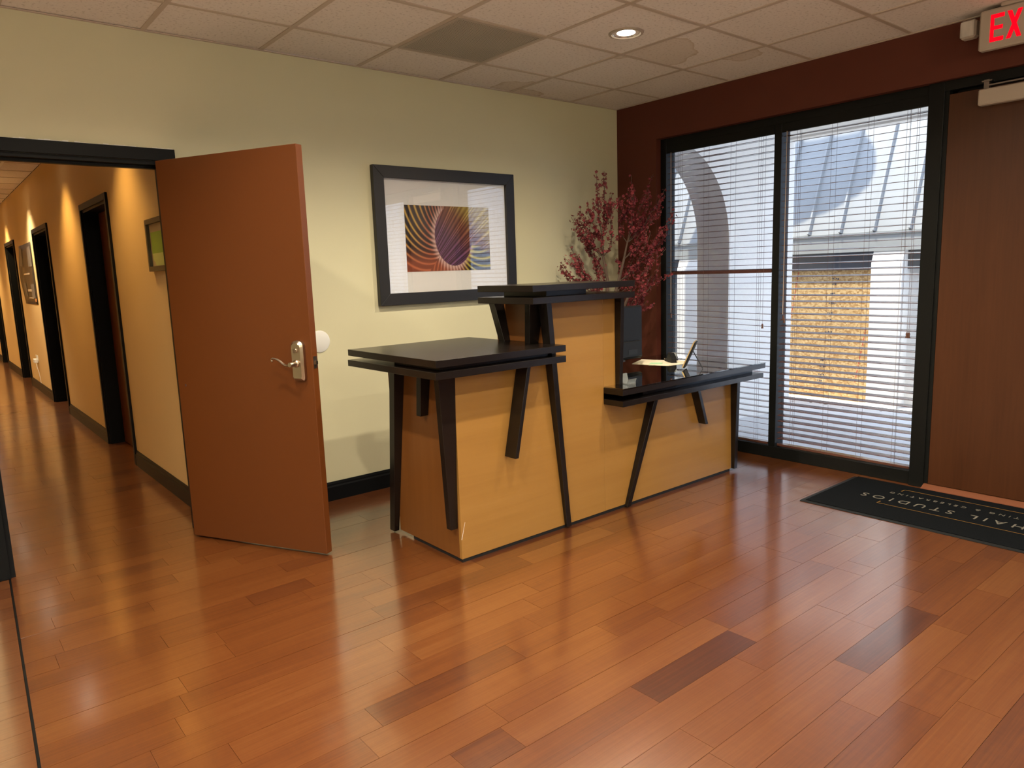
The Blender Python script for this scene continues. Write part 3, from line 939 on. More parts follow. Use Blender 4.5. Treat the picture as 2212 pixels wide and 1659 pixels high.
osb = b.build('strand_board_panel', M['osb'], nb, label='sheet of oriented strand board over the opening')
b = MB()
rs = random.Random(5)
for z in (1.19, 1.13, 1.02, 0.90, 0.78, 0.70, 0.55, 0.45, 0.20, 0.12, 0.02, -0.06):
    yy = 0.09 + (1.19 - z) * 0.12
    w = rs.uniform(0.05, 0.09)
    x_ = yy
    while x_ > yy - w:
        b.box(D - 0.0012, D - 0.0, x_, x_ - rs.uniform(0.008, 0.016), z + rs.uniform(-0.012, 0.0), z + rs.uniform(0.006, 0.016)); x_ -= 0.02
b.build('handwritten_marks', M['ink'], osb)
b = MB()
for y0_, z0_, y1_, z1_ in ((0.53, 1.28, 0.63, 0.62), (-0.33, 0.62, -0.22, -0.05)):
    for i in range(12):
        t0, t1 = i / 12, (i + 0.7) / 12
        b.hexa([(D - 0.001, y0_ + (y1_ - y0_) * t0 - 0.004, z0_ + (z1_ - z0_) * t0), (D, y0_ + (y1_ - y0_) * t0 - 0.004, z0_ + (z1_ - z0_) * t0),
                (D, y0_ + (y1_ - y0_) * t0 + 0.004, z0_ + (z1_ - z0_) * t0), (D - 0.001, y0_ + (y1_ - y0_) * t0 + 0.004, z0_ + (z1_ - z0_) * t0),
                (D - 0.001, y0_ + (y1_ - y0_) * t1 - 0.004, z0_ + (z1_ - z0_) * t1), (D, y0_ + (y1_ - y0_) * t1 - 0.004, z0_ + (z1_ - z0_) * t1),
                (D, y0_ + (y1_ - y0_) * t1 + 0.004, z0_ + (z1_ - z0_) * t1), (D - 0.001, y0_ + (y1_ - y0_) * t1 + 0.004, z0_ + (z1_ - z0_) * t1)])
b.build('red_chalk_line', M['redink'], osb)
for yb_ in (-0.43, 2.27):
    b = MB()
    xf = D - 0.16
    b.prism([(xf, -0.5), (xf, 1.36), (xf + RS * 2.7, 1.36 + 2.7), (xf + RS * 2.7 + 0.2, 4.06), (xf + 0.25, 1.36), (xf + 0.25, -0.5)], 'y', yb_ - 0.335, yb_)
    b.build('buttress', M['stucco'], nb)
# dark ribbed siding seen through the arch
b = MB()
for i in range(14):
    b.box(D + 0.01, D + 0.035, 2.35 + i * 0.1, 2.44 + i * 0.1, -0.4, 1.295)
b.build('ribbed_siding', M['darkbeam'], nb)
b = MB()
rs = random.Random(2)
for i in range(60):
    x_ = rs.uniform(3.20, 3.56); y_ = rs.uniform(-1.2, 0.3); r_ = rs.uniform(0.008, 0.03)
    b.lathe([(r_, ZG(3.6) - 0.003), (r_ * 0.7, ZG(3.6) + r_ * 0.5), (0, ZG(3.6) + r_ * 0.7)], Matrix.Translation((x_, y_, 0)) , 5)
o = b.build('debris', M['dirt'], kind='stuff'); tag(o, 'scattered dirt and debris on the concrete before the strand board', 'debris')

# ------------------------------------------------------------------ open terracotta door with lever lock
hx, hy = -3.598, -0.056
ang = math.atan2(-0.845 + 0.056, -3.184 + 3.598)
dl = 0.905
d1 = struct('door_2')
Mx = Matrix.Translation((hx, hy, 0)) @ Matrix.Rotation(ang, 4, 'Z')


def dbuild(q, name, m, parent=d1, **kw):
    bmesh.ops.transform(q.bm, matrix=Mx, verts=q.bm.verts)
    return q.build(name, m, parent, **kw)


q = MB(); q.box(0, dl, 0, 0.043, 0.012, 2.042)
leaf = dbuild(q, 'door_leaf', M['door'], bevel=0.0015, label='terracotta painted flush door leaf standing open')
lu, lz = 0.832, 1.012      # lock place along the leaf
q = MB()
n = 10
out = [(0.036 * math.cos(t), 0.075 + 0.026 * math.sin(t)) for t in [math.pi * i / n for i in range(n + 1)]]
out += [(-0.036, -0.085), (-0.030, -0.097), (0.030, -0.097), (0.036, -0.085)]
A = [q.bm.verts.new((lu + x, -0.0005, lz + z)) for x, z in out]
B = [q.bm.verts.new((lu + x, -0.018, lz + z)) for x, z in out]
C = [q.bm.verts.new((lu + x * 0.72, -0.030, lz + z * 0.88)) for x, z in out]
q.bm.faces.new(A); q.bm.faces.new(C[::-1])
for P_, Q_ in ((A, B), (B, C)):
    for i in range(len(out)):
        q.bm.faces.new((P_[i], P_[(i + 1) % len(out)], Q_[(i + 1) % len(out)], Q_[i]))
plate = dbuild(q, 'lock_plate', M['nickel'], smooth=True, label='tall brushed nickel escutcheon')
q = MB(); RotX = Matrix.Translation((lu, -0.03, lz - 0.012)) @ Matrix.Rotation(R(90), 4, 'X')
q.lathe([(0.019, 0.0), (0.019, 0.006), (0.0125, 0.010), (0.0125, 0.048), (0.0105, 0.052), (0, 0.052)], RotX, 18)
dbuild(q, 'lever_hub', M['nickel'], plate, smooth=True)
q = MB()
pth = []
for i in range(15):
    t = i / 14
    pth.append((lu - 0.004 - 0.105 * t, -0.072 + 0.004 * math.sin(math.pi * t), lz - 0.012 - 0.007 * math.sin(t * math.pi * 2.0) + 0.030 * t * t))
for i in range(6):
    a = math.pi / 2 + i * 0.62
    pth.append((lu - 0.109 + 0.0 - 0.008 * math.sin(i * 0.62), -0.072, lz + 0.010 + 0.008 * math.cos(i * 0.62)))
q.tube(pth, 0.0072, 8, 0.0042)
dbuild(q, 'lever', M['nickel'], plate, smooth=True)
q = MB(); q.lathe([(0.011, 0), (0.011, 0.006), (0.009, 0.008), (0, 0.008)], Matrix.Translation((lu, -0.028, lz + 0.052)) @ Matrix.Rotation(R(90), 4, 'X'), 16)
q.box(lu - 0.004, lu + 0.004, -0.052, -0.035, lz + 0.042, lz + 0.064)
dbuild(q, 'thumb_turn', M['nickel'], plate, smooth=True)
q = MB(); q.box(dl, dl + 0.0018, 0.009, 0.034, lz - 0.040, lz + 0.020); dbuild(q, 'latch_plate', M['steel'])
q = MB(); q.box(dl + 0.0018, dl + 0.012, 0.014, 0.029, lz - 0.020, lz - 0.002); dbuild(q, 'latch_bolt', M['nickel'])
for hz in (0.25, 1.05, 1.85):
    q = MB(); q.tube([(-0.006, 0.040, hz - 0.045), (-0.006, 0.040, hz + 0.045)], 0.006, 8); dbuild(q, 'hinge', M['steel'])
q = MB(); q.box(0.048, 0.056, -0.0008, 0.0, 0.866, 0.870); q.box(0.048, 0.056, -0.0008, 0.0, 0.860, 0.863); dbuild(q, 'scuff_mark', M['ink'])

# wall bumper plate behind the door
o = thing('wall_bumper', 'round white plastic door bumper plate on the cream wall', 'door bumper', (-2.743, 0, 1.024))
q = MB(); q.lathe([(0.068, 0.0), (0.068, 0.004), (0.062, 0.007), (0.0, 0.0075)], Matrix.Translation((-2.743, -0.0003, 1.024)) @ Matrix.Rotation(R(90), 4, 'X'), 40)
q.build('plate', M['plastic_white'], o, smooth=True)

# ------------------------------------------------------------------ corridor doors, picture, poster, outlet
for i, (a, c) in enumerate(DO):
    s = struct('door_%d' % (i + 3))
    q = MB(); q.box(CX1 - 0.018, CX1, a - 0.05, a, 0, 2.10); q.build('side_casing', M['black'], s, bevel=0.002)
    q = MB(); q.box(CX1 - 0.018, CX1, c, c + 0.05, 0, 2.10); q.build('side_casing', M['black'], s, bevel=0.002)
    q = MB(); q.box(CX1 - 0.018, CX1, a, c, 2.05, 2.10); q.build('head_casing', M['black'], s, bevel=0.002)
    q = MB(); q.box(CX1, CX1 + 0.24, a, a + 0.02, 0, 2.05); q.box(CX1, CX1 + 0.24, c - 0.02, c, 0, 2.05); q.box(CX1, CX1 + 0.24, a + 0.02, c - 0.02, 2.03, 2.05)
    q.build('jamb', M['black'], s)
    dx = 0.115 if i == 0 else 0.19
    q = MB(); q.box(CX1 + dx, CX1 + dx + 0.04, a + 0.022, c - 0.022, 0.01, 2.028); q.build('door_leaf', M['door'] if i == 0 else M['black'], s)
    if i:
        for hz in (0.25, 1.05, 1.82):
            q = MB(); q.box(CX1 + 0.02, CX1 + 0.05, a + 0.02, a + 0.024, hz - 0.05, hz + 0.05); q.tube([(CX1 + 0.012, a + 0.026, hz - 0.05), (CX1 + 0.012, a + 0.026, hz + 0.05)], 0.007, 6)
            q.build('hinge', M['steel'], s)

o = thing('framed_print', 'dark framed green and tan print on the corridor wall, half hidden by the open door', 'picture', (CX1, 0.58, 1.65))
y0, y1, z0, z1 = 0.28, 0.86, 1.49, 1.81
q = MB(); q.box(CX1 - 0.028, CX1, y0, y1, z0, z0 + 0.03); q.box(CX1 - 0.028, CX1, y0, y1, z1 - 0.03, z1)
q.box(CX1 - 0.028, CX1, y0, y0 + 0.03, z0 + 0.03, z1 - 0.03); q.box(CX1 - 0.028, CX1, y1 - 0.03, y1, z0 + 0.03, z1 - 0.03); q.build('frame', M['olive_frame'], o)
q = MB(); q.box(CX1 - 0.010, CX1 - 0.004, y0 + 0.03, y1 - 0.03, z0 + 0.03, z1 - 0.03); pr = q.build('print', M['art_tan'], o)
q = MB(); q.box(CX1 - 0.0108, CX1 - 0.010, y0 + 0.06, y1 - 0.055, z0 + 0.11, z1 - 0.08); q.build('green_field', M['art_green'], pr)
q = MB(); q.prism([(y0 + 0.06, z0 + 0.03), (y1 - 0.12, z0 + 0.035), (y1 - 0.10, z0 + 0.06), (y1 - 0.06, z0 + 0.07), (y1 - 0.055, z0 + 0.11), (y0 + 0.06, z0 + 0.11)], 'x', CX1 - 0.0108, CX1 - 0.010); q.build('lime_field', M['art_lime'], pr)

o = thing('wall_poster', 'dark poster with pale figures and curling edges on the corridor wall between two doorways', 'poster', (CX1, 7.25, 1.58))
q = MB()
nv = 12
V = []
for i in range(nv + 1):
    t = i / nv
    z = 1.98 - 0.78 * t
    bulge = 0.03 * math.sin(math.pi * t) ** 1.5
    V.append((z, bulge))
Y0, Y1 = 6.64, 7.90
cols = []
for i, (z, bu) in enumerate(V):
    cols.append([q.bm.verts.new((CX1 - 0.004 - bu * s_ * s_, Y0 + (Y1 - Y0) * s_ , z)) for s_ in [k / 6 for k in range(7)]])
for r0, r1 in zip(cols, cols[1:]):
    for k in range(6):
        q.bm.faces.new((r0[k], r0[k + 1], r1[k + 1], r1[k]))
sheet = q.build('sheet', M['poster_dark'], o, smooth=True)
smod = sheet.modifiers.new('thick', 'SOLIDIFY'); smod.thickness = 0.002


def on_poster(name, m, s0, s1, z0_, z1_):
    q = MB()
    def X(s_, z):
        t = (1.98 - z) / 0.78
        return CX1 - 0.0085 - 0.03 * max(0, math.sin(math.pi * t)) ** 1.5 * s_ * s_
    n = 4
    for i in range(n):
        a0, a1 = s0 + (s1 - s0) * i / n, s0 + (s1 - s0) * (i + 1) / n
        q.quad((X(a0, z0_), Y0 + (Y1 - Y0) * a0, z0_), (X(a1, z0_), Y0 + (Y1 - Y0) * a1, z0_), (X(a1, z1_), Y0 + (Y1 - Y0) * a1, z1_), (X(a0, z1_), Y0 + (Y1 - Y0) * a0, z1_))
    q.build(name, m, sheet)


on_poster('pale_figure', M['poster_grey'], 0.05, 0.32, 1.68, 1.93)
on_poster('pale_figure', M['poster_grey'], 0.72, 0.95, 1.70, 1.94)
on_poster('pale_figure', M['poster_grey'], 0.10, 0.34, 1.28, 1.46)
on_poster('pale_figure', M['poster_grey'], 0.66, 0.86, 1.30, 1.48)
on_poster('printed_line', M['poster_pale'], 0.30, 0.70, 1.585, 1.605)
on_poster('printed_line', M['poster_pale'], 0.28, 0.60, 1.365, 1.395)
on_poster('printed_line', M['poster_pale'], 0.24, 0.62, 1.275, 1.288)
on_poster('orange_patch', M['poster_orange'], 0.04, 0.16, 1.235, 1.275)

o = thing('wall_outlet', 'white wall outlet with a plugged-in adapter and cord low on the corridor wall', 'outlet', (CX1, 7.55, 0.42))
q = MB(); q.box(CX1 - 0.006, CX1, 7.42, 7.62, 0.42, 0.50); q.build('cover_plate', M['plastic_white'], o, bevel=0.002)
q = MB(); q.box(CX1 - 0.05, CX1 - 0.006, 7.42, 7.56, 0.40, 0.455); q.build('adapter', M['plastic_white'], o, bevel=0.006)
q = MB(); q.tube([(CX1 - 0.03, 7.43, 0.40), (CX1 - 0.028, 7.40, 0.34), (CX1 - 0.018, 7.38, 0.28), (CX1 - 0.010, 7.36, 0.13)], 0.003, 6); q.build('cord', M['plastic_white'], o)

# ------------------------------------------------------------------ framed abstract picture
fr = thing('framed_picture', 'large charcoal framed abstract print of curving fibres on the cream wall', 'picture', (-1.74, 0, 1.66))
px0, px1, pz0, pz1 = -2.318, -1.160, 1.219, 2.111
fw = 0.077
for nm, pts in (('frame_rail', [(px0, pz1), (px1, pz1), (px1 - fw, pz1 - fw), (px0 + fw, pz1 - fw)]), ('frame_rail', [(px0, pz0), (px1, pz0), (px1 - fw, pz0 + fw), (px0 + fw, pz0 + fw)]),
                ('frame_rail', [(px0, pz0), (px0, pz1), (px0 + fw, pz1 - fw), (px0 + fw, pz0 + fw)]), ('frame_rail', [(px1, pz0), (px1, pz1), (px1 - fw, pz1 - fw), (px1 - fw, pz0 + fw)])):
    q = MB(); q.prism(pts, 'y', -0.038, -0.002); q.build(nm, M['frame'], fr, bevel=0.0015)
q = MB(); q.box(px0 + fw, px1 - fw, -0.016, -0.004, pz0 + fw, pz1 - fw); q.build('mat_board', M['matboard'], fr)
q = MB(); q.box(px0 + fw, px1 - fw, -0.024, -0.022, pz0 + fw, pz1 - fw); q.build('picture_glass', M['picglass'], fr)
ax0, ax1, az0, az1 = -2.092, -1.390, 1.433, 1.870
NU, NV = 300, 190
verts, faces, colr = [], [], []


def mixc(a, b_, t):
    t = max(0, min(1, t)); return tuple(a[i] + (b_[i] - a[i]) * t for i in range(3))


def sst(e0, e1, x):
    t = max(0, min(1, (x - e0) / (e1 - e0))); return t * t * (3 - 2 * t)


def art(u, v):
    """u right, v up, both 0..1: fibres curling over a rim into a purple throat"""
    X, Y = (u - 0.555) * 1.6, v - 0.545
    d = (math.cos(R(48)), math.sin(R(48)))
    t = X * d[0] + Y * d[1]; w = -X * d[1] + Y * d[0]
    # rim: an egg-shaped ring, narrow to the lower right
    th = math.atan2(Y / 0.47, X / 0.36)
    r = math.hypot(X / 0.36, Y / 0.47)
    rel = math.atan2(w, t)                       # 0 along the throat's opening direction
    dark = (0.014, 0.005, 0.006)
    inside = sst(1.015, 0.985, r)
    openr = sst(1.30, 1.05, abs(rel)) if r > 0.9 else 1.0     # the side where the rays run on to the border
    k = max(inside, openr)
    e = max(0.0, r - 1.0)
    # outer curling fibres
    tw = th + (0.42 if w > 0 else -0.30) * e
    st = 0.5 + 0.5 * math.sin(tw * 44 + 1.2 * math.sin(tw * 5))
    st = st ** (0.8 + 3.2 * sst(0.0, 0.6, e))
    warm = mixc((0.80, 0.56, 0.52), (0.60, 0.17, 0.07), sst(0.0, 0.35, e))
    warm = mixc(warm, (0.80, 0.50, 0.10), sst(0.35, 1.1, e) * sst(-0.45, 0.1, Y))
    if X > 0.1:
        warm = mixc(warm, (0.66, 0.58, 0.08), sst(0.1, 0.3, X))
    gap = mixc(dark, (0.26, 0.06, 0.025), sst(0.1, -0.4, X) * sst(-0.15, -0.5, Y) + sst(-0.35, -0.55, Y) * sst(0.3, 0.0, X))
    gap = mixc(gap, (0.45, 0.24, 0.20), sst(0.22, 0.0, e))
    outc = mixc(gap, warm, st)
    # straight rays inside the throat
    tt = t + 0.40
    fan = w / (0.42 + 0.42 * max(0, tt))
    s2 = 0.5 + 0.5 * math.sin(fan * 84 + 2.2 * math.sin(fan * 17)); s3 = 0.5 + 0.5 * math.sin(fan * 31 + 1.0)
    base = mixc((0.045, 0.010, 0.030), (0.12, 0.030, 0.018), sst(0.25, 0.7, tt))
    hi = mixc((0.30, 0.12, 0.30), (0.50, 0.19, 0.10), sst(0.22, 0.60, tt))
    hi = mixc(hi, (0.78, 0.66, 0.16), sst(0.55, 0.95, tt))
    base = mixc(base, (0.42, 0.30, 0.05), sst(0.62, 1.05, tt))
    inc = mixc(base, hi, 0.9 * s2 * (0.25 + 0.75 * s3))
    return mixc(outc, inc, k)


for j in range(NV + 1):
    for i in range(NU + 1):
        u, v = i / NU, j / NV
        verts.append((ax0 + (ax1 - ax0) * u, -0.0172, az0 + (az1 - az0) * v))
        colr.append((*art(u, v), 1))
for j in range(NV):
    for i in range(NU):
        a = j * (NU + 1) + i
        faces.append((a, a + 1, a + NU + 2, a + NU + 1))
me = bpy.data.meshes.new('print'); me.from_pydata(verts, [], faces)
ca = me.color_attributes.new('print', 'FLOAT_COLOR', 'POINT')
ca.data.foreach_set('color', [c for cc in colr for c in cc])
me.materials.append(M['art'])
link('print', me, fr, label='abstract print of orange, yellow and purple fibres')

# ------------------------------------------------------------------ reception desk
dk = thing('reception_desk', 'stepped maple veneer reception desk with dark double slab tops and slanted legs', 'desk', (-1.6, -1.15, 0))
YP = -1.42
def panel(name, x0, x1, z0, z1, y0=YP, y1=YP + 0.019, m='maple'):
    q = MB(); q.box(x0, x1, y0, y1, z0, z1); return q.build(name, M[m], dk, bevel=0.0008)
q = MB(); q.prism([(-2.727, 0.020), (-1.7055, 0.020), (-1.7055, 1.252), (-2.14, 1.252), (-2.14, 0.950), (-2.727, 0.950)], 'y', YP, YP + 0.019); q.build('front_panel', M['maple'], dk)
panel('tall_front_strip', -1.7040, -1.600, 0.715, 1.252)
panel('right_front_panel', -1.7040, -0.447, 0.020, 0.650)
q = MB(); q.prism([(YP + 0.0195, 0.020), (YP + 0.0195, 0.950), (-0.795, 0.950), (-0.835, 0.020)], 'x', -2.727, -2.708); q.build('left_side_panel', M['maple_shade'], dk, bevel=0.0008)
q = MB(); q.box(-2.14, -2.1255, YP + 0.002, -1.02, 1.0365, 1.252); q.build('tall_side_panel', M['maple_shade'], dk, bevel=0.0008)
q = MB(); q.box(-1.62, -1.600, YP + 0.0195, -1.02, 0.758, 1.252); q.build('tall_right_side_panel', M['maple_shade'], dk)
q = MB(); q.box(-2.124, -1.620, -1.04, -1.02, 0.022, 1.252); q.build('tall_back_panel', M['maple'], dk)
q = MB(); q.box(-0.466, -0.447, YP + 0.0195, -0.82, 0.022, 0.650); q.build('right_side_panel', M['maple_shade'], dk)
q = MB(); q.box(-2.721, -0.453, YP + 0.006, YP + 0.05, 0.0008, 0.0195); q.box(-2.721, -2.68, YP + 0.05, -0.96, 0.0008, 0.0195); q.box(-0.49, -0.453, YP + 0.05, -0.83, 0.0008, 0.0195); q.build('plinth', M['rubber'], dk)


def slab(name, x0, x1, y0, y1, z0, z1, m='espresso'):
    q = MB(); q.box(x0, x1, y0, y1, z0, z1); return q.build(name, M[m], dk, bevel=0.0012)
YS = -1.565
slab('low_counter_slab', -2.920, -2.130, YS, -0.730, 1.003, 1.036)
slab('low_counter_lower_slab', -2.924, -2.130, YS, -0.730, 0.949, 0.982)
slab('low_counter_spacer', -2.865, -2.20, YS + 0.06, -1.11, 0.982, 1.003)
slab('upper_counter_slab', -2.343, -1.600, YS, -1.120, 1.311, 1.343)
slab('upper_counter_lower_slab', -2.343, -1.600, YS, -1.120, 1.251, 1.283)
slab('upper_counter_spacer', -2.196, -1.912, YS + 0.065, -1.16, 1.283, 1.311)
slab('right_desk_slab', -1.705, -0.278, YS, -0.728, 0.713, 0.746)
slab('right_desk_lower_slab', -1.705, -0.300, YS, -0.728, 0.650, 0.681)
slab('right_desk_spacer', -1.46, -0.330, YS + 0.065, -0.80, 0.681, 0.713)
slab('glass_top', -1.6995, -0.270, YS - 0.001, -0.722, 0.7462, 0.7522, 'deskglass')


def leg_side(X, zt, zb, yt, yb, pt, pb, th):
    q = MB()
    q.hexa([(X, yb, zb), (X - pb, yb, zb), (X - pb, yb + th, zb), (X, yb + th, zb),
            (X, yt, zt), (X - pt, yt, zt), (X - pt, yt + th, zt), (X, yt + th, zt)])
    q.build('leg', M['espresso'], dk, bevel=0.0012)


def leg_front(zt, zb, xt, xb, pt, pb, th, Y=YP - 0.0005):
    q = MB()
    q.hexa([(xb, Y, zb), (xb + th, Y, zb), (xb + th, Y - pb, zb), (xb, Y - pb, zb),
            (xt, Y, zt), (xt + th, Y, zt), (xt + th, Y - pt, zt), (xt, Y - pt, zt)])
    q.build('leg', M['espresso'], dk, bevel=0.0012)


XS = -2.7275
leg_side(XS, 0.949, 0.172, -1.432, -1.394, 0.098, 0.040, 0.038)
leg_side(XS, 0.949, 0.012, -0.975, -0.820, 0.062, 0.030, 0.050)
leg_side(XS, 0.949, 0.712, -1.222, -1.178, 0.058, 0.045, 0.040)
leg_side(-2.1405, 1.251, 1.0362, -1.42, -1.368, 0.098, 0.062, 0.040)
leg_side(-2.1405, 1.251, 1.0362, -1.086, -1.134, 0.068, 0.042, 0.050)
leg_front(1.251, 0.012, -2.184, -2.031, 0.066, 0.020, 0.034)
leg_front(0.949, 0.488, -2.340, -2.438, 0.088, 0.086, 0.022)
leg_front(0.650, 0.008, -1.318, -1.541, 0.056, 0.022, 0.034)
leg_front(0.650, 0.398, -0.915, -0.818, 0.060, 0.056, 0.026)
leg_front(0.650, 0.020, -0.467, -0.446, 0.055, 0.026, 0.034)
leg_front(1.251, 0.7525, -1.607, -1.608, 0.050, 0.032, 0.028)
q = MB(); q.hexa([(-2.7268, YP - 0.0006, 0.12), (-2.7245, YP - 0.0006, 0.12), (-2.7245, YP - 0.0001, 0.12), (-2.7268, YP - 0.0001, 0.12),
                  (-2.702, YP - 0.0006, 0.205), (-2.701, YP - 0.0006, 0.205), (-2.701, YP - 0.0001, 0.205), (-2.702, YP - 0.0001, 0.205)])
q.build('scratch', M['matboard'], dk)

# things on and behind the desk
ZD = 0.7523
o = thing('manila_folder', 'cream manila folder lying flat on the glass desk top', 'folder', (-0.74, -1.0, ZD))
q = MB(); q.prism([(-0.872, -0.905), (-0.655, -0.805), (-0.535, -1.085), (-0.640, -1.190), (-0.80, -1.155)], 'z', ZD, ZD + 0.0022); q.build('cover', M['paper'], o)
q = MB(); q.prism([(-0.860, -0.915), (-0.690, -0.835), (-0.600, -1.03), (-0.80, -1.125)], 'z', ZD + 0.0024, ZD + 0.0034); q.build('sheet', M['paper'], o)
o = tag(MB().build('x', None), '', '') if False else None
q = MB(); q.prism([(-0.835, -1.02), (-0.765, -0.985), (-0.720, -1.055), (-0.790, -1.092)], 'z', ZD + 0.0036, ZD + 0.0044)
tag(q.build('sticky_note', M['green']), 'pale green sticky note on the manila folder', 'note')

o = thing('tape_dispenser', 'small black tape dispenser on the manila folder', 'tape dispenser', (-0.66, -1.06, ZD + 0.004))
Td = Matrix.Translation((-0.655, -1.065, ZD + 0.0036)) @ Matrix.Rotation(R(62), 4, 'Z')
q = MB(); q.prism([(-0.060, 0), (0.060, 0), (0.062, 0.012), (0.030, 0.020), (0.010, 0.055), (-0.018, 0.066), (-0.040, 0.050), (-0.062, 0.030)], 'y', -0.019, 0.019)
bmesh.ops.transform(q.bm, matrix=Td, verts=q.bm.verts); q.build('body', M['blackplastic'], o, bevel=0.002)
q = MB(); q.lathe([(0.013, -0.011), (0.026, -0.011), (0.026, 0.011), (0.013, 0.011), (0.013, -0.011)], Td @ Matrix.Translation((-0.002, -0.024, 0.040)) @ Matrix.Rotation(R(90), 4, 'X'), 20)
q.build('tape_roll', M['acrylic'], o, smooth=True)
q = MB(); q.box(0.054, 0.066, -0.018, 0.018, 0.012, 0.020); bmesh.ops.transform(q.bm, matrix=Td, verts=q.bm.verts); q.build('cutter', M['nickel'], o)

o = thing('photo_frame', 'small tabletop photo frame seen from behind, its easel leg out, on the glass', 'photo frame', (-0.82, -1.36, ZD))
A0, B0 = Vector((-0.893, -1.362, ZD + 0.008)), Vector((-0.772, -1.292, ZD + 0.008))
ex = (B0 - A0).normalized(); nrm = Vector((ex.y, -ex.x, 0))       # towards the camera side
up = (Vector((0, 0, 1)) * math.cos(R(24)) + nrm * math.sin(R(24))).normalized()
nn = -ex.cross(up).normalized()


def fpt(a, b_, c):
    return A0 + ex * a + up * b_ + nn * c


Lw, Lh = 0.125, 0.178
q = MB(); q.hexa([fpt(0, 0, 0), fpt(Lw, 0, 0), fpt(Lw, 0, 0.010), fpt(0, 0, 0.010), fpt(0, Lh, 0), fpt(Lw, Lh, 0), fpt(Lw, Lh, 0.010), fpt(0, Lh, 0.010)])
q.build('back_board', M['blackplastic'], o)
q = MB(); q.hexa([fpt(-0.004, 0.0, 0.0102), fpt(Lw + 0.004, 0.0, 0.0102), fpt(Lw + 0.004, 0.0, 0.017), fpt(-0.004, 0.0, 0.017), fpt(-0.004, Lh + 0.004, 0.0102), fpt(Lw + 0.004, Lh + 0.004, 0.0102), fpt(Lw + 0.004, Lh + 0.004, 0.017), fpt(-0.004, Lh + 0.004, 0.017)])
q.build('front_frame', M['gold'], o)
top_ = fpt(Lw / 2, Lh * 0.66, -0.001)
foot = Vector((top_.x + nrm.x * 0.062, top_.y + nrm.y * 0.062, ZD + 0.003))
sd = ex * 0.013
dn = (foot - top_).normalized(); th_ = ex.cross(dn).normalized() * 0.003
q = MB(); q.hexa([foot - sd, foot + sd, foot + sd + th_, foot - sd + th_, top_ - sd, top_ + sd, top_ + sd + th_, top_ - sd + th_]); q.build('easel_leg', M['blackplastic'], o)

o = thing('card_holder', 'clear faceted acrylic card holder beside the dark leg on the glass desk top', 'card holder', (-1.555, -1.46, ZD))
q = MB(); q.box(-1.570, -1.505, -1.485, -1.425, ZD + 0.0003, ZD + 0.006); q.build('base', M['acrylic'], o)
q = MB(); q.hexa([(-1.570, -1.430, ZD + .006), (-1.505, -1.430, ZD + .006), (-1.505, -1.424, ZD + .006), (-1.570, -1.424, ZD + .006), (-1.570, -1.418, ZD + .055), (-1.505, -1.418, ZD + .055), (-1.505, -1.412, ZD + .055), (-1.570, -1.412, ZD + .055)]); q.build('back', M['acrylic'], o)
q = MB(); q.hexa([(-1.570, -1.482, ZD + .006), (-1.505, -1.482, ZD + .006), (-1.505, -1.476, ZD + .006), (-1.570, -1.476, ZD + .006), (-1.570, -1.492, ZD + .030), (-1.505, -1.492, ZD + .030), (-1.505, -1.486, ZD + .030), (-1.570, -1.486, ZD + .030)]); q.build('front_lip', M['acrylic'], o)

o = thing('monitor', 'black computer monitor seen from behind, mostly hidden behind the tall desk unit', 'monitor', (-1.12, -0.95, ZD))
q = MB(); q.box(-1.42, -0.852, -0.985, -0.945, 0.800, 1.158); q.build('screen_shell', M['blackplastic'], o, bevel=0.010)
q = MB(); q.prism([(-1.38, 0.815), (-0.875, 0.815), (-0.885, 0.925), (-1.38, 0.925)], 'y', -1.004, -0.985); back = q.build('rear_bulge', M['blackplastic'], o, bevel=0.006)
q = MB(); q.box(-1.02, -0.93, -1.0055, -1.004, 0.835, 0.868); q.build('port_panel', M['rubber'], back)
q = MB(); q.box(-1.26, -1.20, -0.945, -0.915, 0.765, 0.95); q.build('stand_neck', M['blackplastic'], o)
q = MB(); q.box(-1.36, -1.10, -1.02, -0.82, ZD, ZD + 0.013); q.build('stand_foot', M['blackplastic'], o, bevel=0.004)

